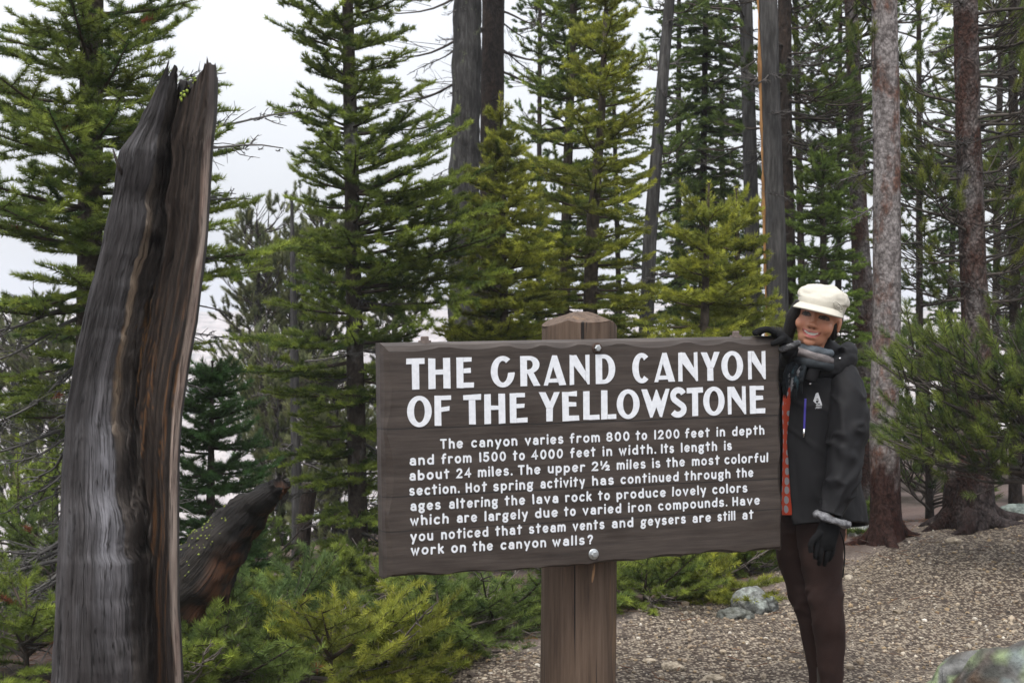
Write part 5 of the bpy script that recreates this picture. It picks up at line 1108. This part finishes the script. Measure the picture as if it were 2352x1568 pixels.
for sgn in (-1, 1):
    ex = (hr - sgn * .031); e = (ex / .0145) ** 2 + ((hu + .002 + ex ** 2 * 8) / .0058) ** 2
    paint(face & (e < 1.7), (.045, .022, .015)); paint(face & (e < .75), (.085, .065, .055)); paint(face & (np.abs(ex + .002) < .0070) & (np.abs(hu + .002) < .0060), (.018, .011, .008))
    paint(face & ((ex / .017) ** 2 + ((hu - .0045 + ex ** 2 * 12) / .0028) ** 2 < 1), (.015, .01, .008))
    paint(face & ((ex / .020) ** 2 + ((hu - .019 + ex ** 2 * 14) / .0036) ** 2 < 1), (.035, .022, .016))
    nx = hr - sgn * .008; paint(face & ((nx / .0042) ** 2 + ((hu + .0455) / .003) ** 2 < 1) & (hf > .08), (.16, .06, .04))
mb = MB(); mb.add(V, F, c)
m, t, b = newmat("skin"); b.inputs['Roughness'].default_value = .48; b.inputs['Specular IOR Level'].default_value = .35; t.links.new(attr(t), b.inputs['Base Color'])
b.inputs['Subsurface Weight'].default_value = .12; b.inputs['Subsurface Radius'].default_value = (.012, .005, .003); b.inputs['Subsurface Scale'].default_value = .5
body = mb.build("body", m, woman)

M['hair'] = simple("dark hair", (.0065, .0045, .0035), .5, .25, 60, .4, .3, .002, 0, (6, 6, 1))
hp_ = [hb((0, -.030, .0), (.083, .072, .080), 4), hb((.066, -.012, -.03), (.016, .024, .045)), hb((-.062, .004, -.01), (.022, .045, .055)), hb((0, .045, .045), (.064, .03, .014)), hb((0, -.05, -.05), (.06, .04, .06))]
lock = spline([H((-.066, .045, .035)), H((-.080, .038, -.02)), H((-.084, .025, -.07)), H((-.082, .015, -.12)), H((-.080, .01, -.17))], 16)
hp_.append(tube(lock, np.interp(np.linspace(0, 1, 16), [0, .3, .7, 1], [.016, .020, .020, .008]), 10, np.interp(np.linspace(0, 1, 16), [0, .5, 1], [.022, .03, .012])))
V, F = fuse(hp_, .004, 4); V = V + wob(V * np.array([1, 1, .25]), 91, 60, 2)[:, None] * .0022 * norm(V - HO); mb = MB(); mb.add(V, F); mb.build("hair", M['hair'], woman)
mb = MB(); V, F = ball(H((.083, .006, -.047)), (.0065,) * 3, sub=3); mb.add(V, F); M['pearl'] = simple("pearl", (.85, .83, .80), .15, .6); mb.build("earring", M['pearl'], woman)

# --- cap: soft puffed crown, band, curved peak, stitched oval badge
M['cap'] = simple("cream canvas", (.44, .415, .355), .9, .15, 260, .08, .25, .0015)
rows = [(.022, .081, .101, -.012), (.030, .0825, .102, -.012), (.046, .0845, .103, -.014), (.052, .0855, .104, -.016), (.057, .0895, .107, -.021), (.068, .0905, .106, -.027), (.084, .0855, .098, -.031), (.098, .0745, .084, -.031), (.109, .056, .062, -.028), (.115, .033, .036, -.025), (.1165, .012, .014, -.024)]
rw = spline(np.array([(r[0] if r[0] < .05 else .05 + (r[0] - .05) * .88, *r[1:]) for r in rows]), 46); th = np.linspace(0, 2 * np.pi, 72, endpoint=False)
L = np.stack([rw[:, 1:2] * np.sin(th), rw[:, 3:4] + rw[:, 2:3] * np.cos(th), np.broadcast_to(rw[:, 0:1], (46, 72))], -1)
L[..., 2] += np.clip(-L[..., 1] - .02, 0, 1) * np.where(L[..., 2] < .052, -.28, -.12)             # lower at the back of the head
k_ = sm(L[..., 2], .048, .068)[..., None]; L = L + norm(L - [0, -.015, .05]) * (vn(L * 26, 95, 3)[..., None] * .0065) * k_
mb = MB(); mb.add(H(L.reshape(-1, 3)), [grid_faces(46, 72), (np.arange(72) + 45 * 72)[None]]); cap = mb.build("cap", M['cap'], woman)
sd = cap.modifiers.new("thick", 'SOLIDIFY'); sd.thickness = .0025
aa = np.radians(np.linspace(-70, 70, 44)); q = np.linspace(0, 1, 10)[:, None]
ext = .070 * np.clip(np.cos(aa * 1.28), 0, 1) ** .55
Lr = np.stack([(.0825 + q * .012) * np.sin(aa) + q * 0, -.012 + .102 * np.cos(aa) + q * ext, .034 - q * .019 - .005 * np.sin(q * 1.5) * np.abs(np.sin(aa)) ** 2 + 0 * aa], -1)
mb = MB(); mb.add(H(Lr.reshape(-1, 3)), [grid_faces(10, 44, False)]); pk = mb.build("peak", M['cap'], cap); sd = pk.modifiers.new("thick", 'SOLIDIFY'); sd.thickness = .005; sd.offset = 0
M['stitch'] = simple("grey stitching", (.36, .34, .29), .9, .1)
tb = math.radians(48); cB = np.array([.0855 * math.sin(tb), -.014 + .104 * math.cos(tb), .046]); tn = np.array([math.cos(tb), -math.sin(tb), 0]); nn_ = np.array([math.sin(tb), math.cos(tb), .1]); wv_ = np.array([0, 0, 1.0])
mb = MB(); aa = np.linspace(0, 2 * np.pi, 30)
pts = np.array([cB + nn_ * .003 + (tn * .024 * math.cos(a) + (wv_ * .010) * math.sin(a)) * 1 - wv_ * .010 * math.cos(a) for a in aa]); V, F = tube(H(pts), np.full(30, .0017), 6, cap=False); mb.add(V, F)
pts = np.array([cB + nn_ * .003 + tn * (x * .017) + wv_ * (.0045 * math.sin(x * 9) - .010 * x * .7) for x in np.linspace(-1, 1, 26)]); V, F = tube(H(pts), np.full(26, .0013), 6); mb.add(V, F)
mb.build("badge", M['stitch'], cap)

# --- trousers
M['trouser'] = simple("dark brown trousers", (.028, .016, .0135), .85, .12, 220, .15, .15, .001)
def leg(keys, seed):
    k = np.array([np.append(Q(x, y, dd), [w * PK, w * PK * 1.05]) for x, y, dd, w in keys]); s = spline(k, 90)
    V, F = tube(s[:, :3], s[:, 3], 36, s[:, 4]); V = V.reshape(90, 36, 3); nr = norm(V - s[:, None, :3]); y_ = np.linspace(0, 1, 90)[:, None]
    th_ = np.linspace(0, 6.283, 36, endpoint=False)[None]
    kn = np.exp(-((y_ - .48) / .14) ** 2) + .8 * np.exp(-((y_ - .98) / .12) ** 2) + .5 * np.exp(-((y_ - .1) / .1) ** 2) + .10
    q_ = np.stack([np.cos(th_) * .8 + 0 * y_, np.sin(th_) * .8 + 0 * y_, y_ * 13 + 1.3 * np.cos(th_ + seed) + 0 * th_], -1)
    wr = ((1 - np.clip(np.abs(vn(q_, seed, 2, .35)) * 1.6, 0, 1)) ** 2.5 - .2) * kn * .0085 + vn(V * 12, seed, 3) * .004
    return (V + nr * wr[..., None]).reshape(-1, 3), F
mb = MB(); V, F = leg([(1884, 1165, .05, 62), (1884, 1215, .04, 58), (1885, 1270, .03, 51), (1893, 1340, .02, 43), (1901, 1410, .0, 37.5), (1906, 1470, .02, 34), (1908, 1540, .04, 29), (1908, 1610, .05, 24)], 3); mb.add(V, F)
V2, F2 = leg([(1842, 1165, .12, 58), (1834, 1215, .13, 54), (1828, 1275, .14, 44), (1842, 1350, .15, 36), (1858, 1410, .15, 31), (1873, 1480, .17, 29), (1884, 1550, .19, 26), (1888, 1612, .20, 22)], 7); mb.add(V2, F2)
mb.build("trousers", M['trouser'], woman)
M['boot'] = simple("dark boots", (.03, .025, .022), .6, .3, 60, .2)
for (x, dd) in ((1906, .05), (1888, .20)):
    mb = MB(); t0 = Q(x, 1600, dd); t0[2] = 0; sh_ = [(0, 0, .13), (0, 0, .09), (-.01, -.03, .06), (-.04, -.10, .04), (-.06, -.17, .03)]
    V, F = fuse([tube(spline([t0 + np.array([0, .02, .16]), t0 + np.array([0, .01, .03])], 6), np.full(6, .047), 16), tube(spline([t0 + np.array([0.01, .045, .035]), t0 + np.array([-.02, -.08, .04]), t0 + np.array([-.05, -.17, .028])], 14), np.interp(np.linspace(0, 1, 14), [0, .3, .8, 1], [.034, .042, .040, .022]), 16)], .006, 4)
    mb.add(V, F); mb.build("boot", M['boot'], woman)

# --- orange dotted shirt
def torso(rows, n, a0, a1, m_):
    """rows: y, x left, x right, depth radius, depth offset; angles in degrees, 90 is towards the camera"""
    k = spline(np.array(rows, float), n); a0 = np.interp(k[:, 0], *a0) if not np.isscalar(a0) else np.full(n, a0)
    V = np.zeros((n, m_, 3))
    for i in range(n):
        y, xl, xr, rd, dd = k[i]; an_ = np.radians(np.linspace(a0[i], a1, m_)); cx_ = (xl + xr) / 2; rx = (xr - xl) / 2
        ca, sa = np.cos(an_), np.sin(an_); ca = np.sign(ca) * np.abs(ca) ** .9; sa = np.sign(sa) * np.abs(sa) ** .9
        for j in range(m_): V[i, j] = Q(cx_ + rx * ca[j], y, dd - rd * sa[j])
    return V
sh_rows = [(840, 1835, 1925, .06, .08), (870, 1808, 1945, .09, .08), (930, 1797, 1955, .105, .08), (1000, 1798, 1945, .105, .08), (1080, 1797, 1945, .11, .08), (1150, 1795, 1950, .115, .08), (1182, 1796, 1955, .12, .08)]
V = torso(sh_rows, 60, 180.0, -180.0, 72)[:, :-1]
m, t, b = newmat("orange shirt with grey dots"); b.inputs['Roughness'].default_value = .8; b.inputs['Specular IOR Level'].default_value = .2
cx = N(t, "ShaderNodeTexCoord"); sp = N(t, "ShaderNodeMapping"); sp.inputs['Scale'].default_value = (27, 27, 27); sp.inputs['Rotation'].default_value = (0, 0, .5); t.links.new(cx.outputs['Object'], sp.inputs['Vector'])
vo = N(t, "ShaderNodeTexVoronoi", i_Scale=1.0, i_Randomness=.12); t.links.new(sp.outputs[0], vo.inputs['Vector'])
t.links.new(ramp(t, vo.outputs['Distance'], [(.40, (.27, .27, .285)), (.43, (.42, .048, .017))]), b.inputs['Base Color'])
mb = MB(); mb.add(V.reshape(-1, 3), [grid_faces(60, 71)]); mb.build("shirt", m, woman)

# --- jacket: body shell open at the front, sleeves, collar with hood
M['jacket'] = simple("black shell jacket", (.0060, .0058, .0068), .7, .2, 300, .12, .2, .001)
jk = [(838, 1832, 1950, .07, .075), (852, 1812, 1968, .10, .08), (880, 1797, 1976, .118, .08), (930, 1790, 1978, .128, .08), (1000, 1790, 1970, .126, .08), (1080, 1790, 1970, .132, .08), (1140, 1788, 1980, .140, .08), (1205, 1786, 1992, .150, .08)]
V = torso(jk, 110, ([838, 870, 900, 930, 960, 1000, 1060, 1100, 1150, 1210], [114, 120, 129, 132, 134, 137, 135, 133, 130, 126]), -178, 110)
y_ = np.linspace(0, 1, 110)[:, None]; nr = norm(V - V.mean(1, keepdims=True))
V = V + nr * (vn(V * np.array([7, 7, 3.5]), 33, 4) * .009 + ((1 - np.abs(vn(V * np.array([5, 5, 9]) + np.array([0, 0, 1]) * V[..., :1] * 7, 34, 2))) ** 5 - .25) * .006)[..., None]
V[:, :5] += np.array([-.006, -.008, 0]) * np.linspace(1, 0, 5)[None, :, None]
# hem: front panel ends a little higher than the back
V[..., 2] += (np.exp(-((1 - y_) / .10)) * .012 * np.sin(np.linspace(0, 7, 110))[None])
mb = MB(); mb.add(V.reshape(-1, 3), [grid_faces(110, 110, False)]); jo = mb.build("jacket", M['jacket'], woman); sd = jo.modifiers.new("thick", 'SOLIDIFY'); sd.thickness = .009; sd.offset = -1
JV = V
def sleeve(keys, seed, n=120, folds=1.0):
    k = np.array([np.append(Q(x, y, dd), [w * PK, w * PK * e_]) for x, y, dd, w, e_ in keys]); s = spline(k, n); m_ = 48
    V, F = tube(s[:, :3], s[:, 3], m_, s[:, 4]); V = V.reshape(n, m_, 3); nr = norm(V - s[:, None, :3]); t_ = np.linspace(0, 1, n)[:, None]; th_ = np.linspace(0, 6.283, m_, endpoint=False)[None]
    # sharp-crested folds that slant across the sleeve and fade in and out
    q_ = np.stack([np.cos(th_) * .9 + 0 * t_, np.sin(th_) * .9 + 0 * t_, t_ * 8.5 + .9 * np.cos(th_ + 2.2) + 0 * th_], -1)
    rid = (1 - np.clip(np.abs(vn(q_, seed, 2, .35)) * 1.5, 0, 1)) ** 2.2; env = np.exp(-((t_ - .62) / .27) ** 2) + .30 + .3 * np.exp(-((t_ - .95) / .08) ** 2)
    return (V + nr * ((rid - .3) * env * .013 * folds + vn(q_ * np.array([1.2, 1.2, .5]), seed + 9, 3) * .006)[..., None]).reshape(-1, 3), F
V, F = sleeve([(1922, 846, .05, 24, 1.0), (1935, 862, .01, 36, 1.0), (1944, 895, -.03, 42, 1.05), (1948, 940, -.06, 45, 1.05), (1945, 1000, -.09, 43, 1.05), (1941, 1045, -.11, 43, 1.0), (1932, 1105, -.14, 39, 1.0), (1918, 1150, -.155, 33, 1.0), (1908, 1182, -.165, 29, 1.0)], 44)
mb = MB(); mb.add(V, F); mb.build("sleeve", M['jacket'], jo)
V, F = sleeve([(1855, 860, .10, 34, 1.0), (1828, 872, .16, 34, 1.0), (1812, 868, .14, 32, 1.0), (1812, 838, .04, 26, 1.0), (1813, 808, -.05, 20, 1.0), (1812, 797, -.08, 18, 1.0)], 47, 60, .6)
mb = MB(); mb.add(V, F); mb.build("sleeve", M['jacket'], jo)
# collar and bundled hood round the neck
def collar(ctr, rx, ry, tube_r, tilt, seed, a0=-180, a1=180, squash=1.0, up=0.0):
    n = 72; an_ = np.radians(np.linspace(a0, a1, n)); pts = np.array([ctr + np.array([rx * math.cos(a), -ry * math.sin(a), tilt * math.cos(a) + up * -math.sin(a)]) for a in an_])
    V, F = tube(pts, np.full(n, tube_r * squash), 22, np.full(n, tube_r), cap=True); V = V.reshape(n, 22, 3); nr = norm(V - pts[:, None]); V = V + nr * (vn(V * 13, seed, 4) * tube_r * .24)[..., None]
    return V.reshape(-1, 3), F
V, F = fuse([collar(Q(1897, 842, .05), .083, .085, .036, .028, 1, -165, 128, .85), collar(Q(1902, 826, .06), .078, .080, .036, .026, 2, -170, 60, .9, -.012), hb((.045, -.055, -.115), (.060, .055, .045))], .0045, 3)
V = V + wob(V, 8, 30, 3)[:, None] * .0025; mb = MB(); mb.add(V, F); mb.build("hood", M['jacket'], jo)
# placket flap with silver snaps
M['snap'] = simple("silver snap", (.72, .72, .72), .22, .6, None, 0, 0, 0, 1.0)
fl_ = [Q(1868, 812, -.075), Q(1872, 840, -.085), Q(1862, 875, -.08)]
V, F = tube(spline(fl_, 16), np.full(16, .022), 14, np.full(16, .010), seed=4, amp=.003, f=30); mb = MB(); mb.add(V, F); mb.build("collar_flap", M['jacket'], jo)
def surf(x, y):
    """point of the jacket body nearest to a picture position, on the camera side"""
    W = JV.reshape(-1, 3) + pb; d = W - CAM; z = d @ FW; X_ = 1176 + FPX * (d @ RT) / z; Y_ = 784 - FPX * (d @ UP) / z
    k = (X_ - x) ** 2 + (Y_ - y) ** 2 + np.where(z > PD + .08, 1e6, 0); i = int(np.argmin(k)); return JV.reshape(-1, 3)[i], z[i] - PD
def onj(x, y, lift=.006): return Q(x, y, surf(x, y)[1] - lift)
for (x, y, lift) in ((1883, 823, None), (1861, 881, .02), (1830, 997, .006), (1929, 823, None)):
    p = onj(x, y, lift) if lift else Q(x, y, -.078 if x < 1900 else -.055); mb = MB(); V, F = ball(p, (.0048, .003, .0048), sub=2); mb.add(V, F); mb.build("snap", M['snap'], jo)
# purple chest zip with a pull, and the white emblem
M['zip'] = simple("purple zip", (.055, .045, .26), .5, .3)
zp = [onj(1850 - (y - 915) * .04, y, .014) for y in np.linspace(915, 985, 12)]; mb = MB(); V, F = tube(spline(zp, 24), np.full(24, .0042), 8, np.full(24, .003)); mb.add(V, F); mb.build("zip", M['zip'], jo)
mb = MB(); V, F = tube(np.array([onj(1847, 984, .018), onj(1846, 1004, .018)]), [.0055, .004], 8); mb.add(V, F); mb.build("zip_pull", M['snap'], jo)
M['emblem'] = simple("white print", (.42, .43, .45), .7, .2)
mb = MB(); e0 = onj(1877, 918, .016); ex_, ez_ = np.array([.94, -.34, 0]), np.array([0, 0, 1.0]); eN = np.array([0, 0, 0])
def em(a, b, lift=0): return e0 + (ex_ * a + ez_ * b) * PK + np.array([-.34, -.94, 0]) * lift
outer = [(-11, -10), (11, -10), (2, 17), (-3, 15)]
tri = [[(-11, -10), (-5, -10), (-2, 2), (-3, 15)], [(-3, 15), (-2, 2), (2, 4), (2, 17)], [(2, 17), (2, 4), (6, -10), (11, -10)]]
for q_ in tri: mb.ngon([em(*p_) for p_ in q_])
mb.ngon([em(*p_) for p_ in ((-11, -13), (11, -13), (11, -11), (-11, -11))])
for V2_, F2_ in stroke(E(0.5, -4, 4.4, 4.4, 60, 330, 14) + [(4.6, -4), (1.5, -4)], 1.0, 0, False):
    mb.add(np.array([em(v_[0], v_[1], .0006) for v_ in V2_]), F2_)
for k, sts in enumerate(([[E(0, .5, .45, .5, 50, 320, 8) + [(.4, .5), (.1, .5)]], [[(.4, 0), (-.3, 0), (-.3, 1), (.4, 1)], [(-.3, .5), (.3, .5)]], [[(-.3, 0), (-.3, 1), (.3, .9), (.3, .55), (-.3, .5), (.4, 0)]], [[(-.3, 0), (-.3, 1), (.3, .9), (.3, .55), (-.3, .5), (.4, 0)]], [[(-.4, 1), (0, .5), (.4, 1)], [(0, .5), (0, 0)]]])):
    for st in sts:
        for V2_, F2_ in stroke([(-8.4 + k * 4.2 + a * 3.2, -19.5 + b_ * 4.6) for a, b_ in st], .5, 0, False): mb.add(np.array([em(v_[0], v_[1]) for v_ in V2_]), F2_)
mb.build("emblem", M['emblem'], jo, smooth=False)

# --- scarf: twisted loops at the throat and hanging fringed ends
M['scarf'] = vcol("grey blue scarf", .9, .1, 140, .25, .3, .002)
mb = MB(); nk = Q(1862, 812, .0)
for (ctr, rx, ry, tr_, tilt, sd_, cl) in ((Q(1868, 804, -.002), .062, .070, .016, -.014, 5, (.10, .115, .13)), (Q(1866, 818, -.008), .068, .078, .017, -.020, 6, (.15, .135, .135)), (Q(1864, 834, .0), .074, .084, .020, -.014, 7, (.028, .032, .036))):
    V, F = collar(ctr, rx, ry, tr_, tilt, sd_); q_ = wob(V * np.array([1, 1, 2.5]), 9, 22, 3); mb.add(V, F, lerp(np.array(cl) * .45, np.array(cl) * 1.3, sm(q_, -.5, .5)))
rg = np.random.RandomState(9)
for k in range(26):
    x = rg.uniform(1803, 1842); y0 = 835 + rg.uniform(-5, 12); y1 = rg.uniform(870, 925) - max(0, (x - 1822)) * 1.2; dd = np.interp(x, [1800, 1845], [-.045, -.085])
    cl = [(.014, .016, .018), (.02, .024, .028), (.16, .16, .165), (.03, .05, .06)][rg.choice(4, p=[.45, .3, .12, .13])]
    V, F = tube(spline([Q(x + 10, y0, dd + .01), Q(x + rg.uniform(-3, 3), (y0 + y1) / 2, dd - .012), Q(x + rg.uniform(-6, 2), y1, dd - .004)], 12), np.interp(np.linspace(0, 1, 12), [0, .6, 1], [.011, .008, .002]), 7, seed=k, amp=.002, f=40); mb.add(V, F, cl)
mb.build("scarf", M['scarf'], woman)

# --- gloves: palm, four fingers and a thumb, each finger its own bent chain
M['glove'] = simple("black knit gloves", (.0065, .0065, .007), .9, .1, 260, .25, .4, .0015)
def finger(pts, r0_, r1_): return tube(spline(np.array(pts), 14), np.linspace(r0_, r1_, 14), 12)
# hanging left hand, fingers down and half curled
Dh = -.17
prt = [tube(spline([Q(1912, 1186, Dh), Q(1905, 1212, Dh), Q(1895, 1240, Dh - .005), Q(1890, 1258, Dh)], 16), np.interp(np.linspace(0, 1, 16), [0, .35, .8, 1], [.036, .042, .046, .038]), 22, np.interp(np.linspace(0, 1, 16), [0, .5, 1], [.030, .026, .020]))]
for (x0_, x1_, x2_, y2_, o) in ((1914, 1912, 1902, 1286, .02), (1902, 1900, 1893, 1298, .008), (1890, 1886, 1881, 1296, -.004), (1878, 1874, 1872, 1280, -.014)):
    prt.append(finger([Q(x0_, 1238, Dh + o), Q(x1_, 1266, Dh + o - .012), Q((x1_ + x2_) / 2, 1281 + (y2_ - 1290) * .5, Dh + o - .008), Q(x2_, y2_, Dh + o + .010)], .0118, .0088))
prt.append(finger([Q(1885, 1222, Dh - .015), Q(1868, 1238, Dh - .035), Q(1861, 1254, Dh - .042), Q(1863, 1268, Dh - .040)], .0135, .0100))
V, F = fuse(prt, .003, 3); V = V + wob(V, 3, 60, 2)[:, None] * .0012; mb = MB(); mb.add(V, F); mb.build("glove", M['glove'], woman)
# grey fleece cuff turned out at the wrist
M['fleece'] = vcol("grey fleece", 1.0, .05, 160, .55, .8, .004)
n = 50; an_ = np.linspace(0, 2 * np.pi, n); cc_ = Q(1911, 1192, -.165)
pts = np.array([cc_ + np.array([.052 * math.cos(a), -.040 * math.sin(a), -.020 * math.cos(a)]) for a in an_]); V, F = tube(pts, np.full(n, .020), 20, np.full(n, .014), cap=False); V = V + wob(V, 5, 70, 4)[:, None] * .005
mb = MB(); mb.add(V, F, lerp((.07, .07, .075), (.20, .20, .21), sm(wob(V, 6, 80, 3), -.4, .5))); mb.build("cuff", M['fleece'], woman)
mb = MB(); V, F = tube(spline([Q(1928, 1215, -.15), Q(1938, 1245, -.14), Q(1940, 1280, -.14), Q(1936, 1325, -.13)], 16), np.full(16, .0026), 6); mb.add(V, F); mb.build("cord", M['glove'], woman)
# hand laid over the top of the board
Dq = -.115
prt = [tube(spline([Q(1812, 800, Dq - .01), Q(1803, 785, Dq), Q(1790, 772, Dq), Q(1776, 765, Dq)], 16), np.interp(np.linspace(0, 1, 16), [0, .5, 1], [.030, .038, .034]), 20, np.interp(np.linspace(0, 1, 16), [0, .5, 1], [.026, .024, .018]))]
for (dx, dy, ln, o) in ((0, 0, 1.0, -.046), (-2, -1, 1.12, -.022), (0, -1, 1.06, .002), (4, 0, .85, .026)):
    prt.append(finger([Q(1782 + dx, 765 + dy, Dq + o), Q(1782 - 20 * ln, 757 + dy, Dq + o - .004), Q(1782 - 36 * ln, 760 + dy, Dq + o - .006), Q(1782 - 47 * ln, 768 + dy, Dq + o - .008)], .0122, .0092))
prt.append(finger([Q(1800, 778, Dq - .03), Q(1790, 782, Dq - .062), Q(1779, 788, Dq - .072), Q(1770, 789, Dq - .070)], .0140, .0100))
V, F = fuse(prt, .003, 3); V = V + wob(V, 4, 60, 2)[:, None] * .0012; mb = MB(); mb.add(V, F); mb.build("glove", M['glove'], woman)
mb = MB(); n = 40; an_ = np.linspace(0, 2 * np.pi, n); cc_ = Q(1813, 795, Dq - .005); pts = np.array([cc_ + np.array([.034 * math.cos(a), -.030 * math.sin(a), .012 * math.cos(a)]) for a in an_]); V, F = tube(pts, np.full(n, .012), 14, np.full(n, .012), cap=False); V = V + wob(V, 5, 70, 4)[:, None] * .004
mb.add(V, F, lerp((.03, .03, .032), (.12, .12, .125), sm(wob(V, 6, 80, 3), -.4, .5))); mb.build("cuff", M['fleece'], woman)

# ------------------------------------------------------------------ mist over the canyon
import bmesh
bm = bmesh.new(); bmesh.ops.create_cube(bm, size=1); me = bpy.data.meshes.new("haze"); bm.to_mesh(me); bm.free()
hz = bpy.data.objects.new("haze", me); COL.objects.link(hz); hz.scale = (2330, 2330, 160); hz.location = (0, 0, 160 / 2 - 139); tag(hz, kind='stuff')
hz['label'] = "pale mist hanging over the canyon"; hz['category'] = "haze"
m = bpy.data.materials.new("mist"); m.use_nodes = True; t = m.node_tree; t.nodes.clear(); out = t.nodes.new("ShaderNodeOutputMaterial"); pvn = t.nodes.new("ShaderNodeVolumePrincipled")
pvn.inputs['Color'].default_value = (.64, .68, .74, 1); pvn.inputs['Density'].default_value = .0010; pvn.inputs['Anisotropy'].default_value = 0.0
t.links.new(pvn.outputs[0], out.inputs['Volume']); me.materials.append(m)
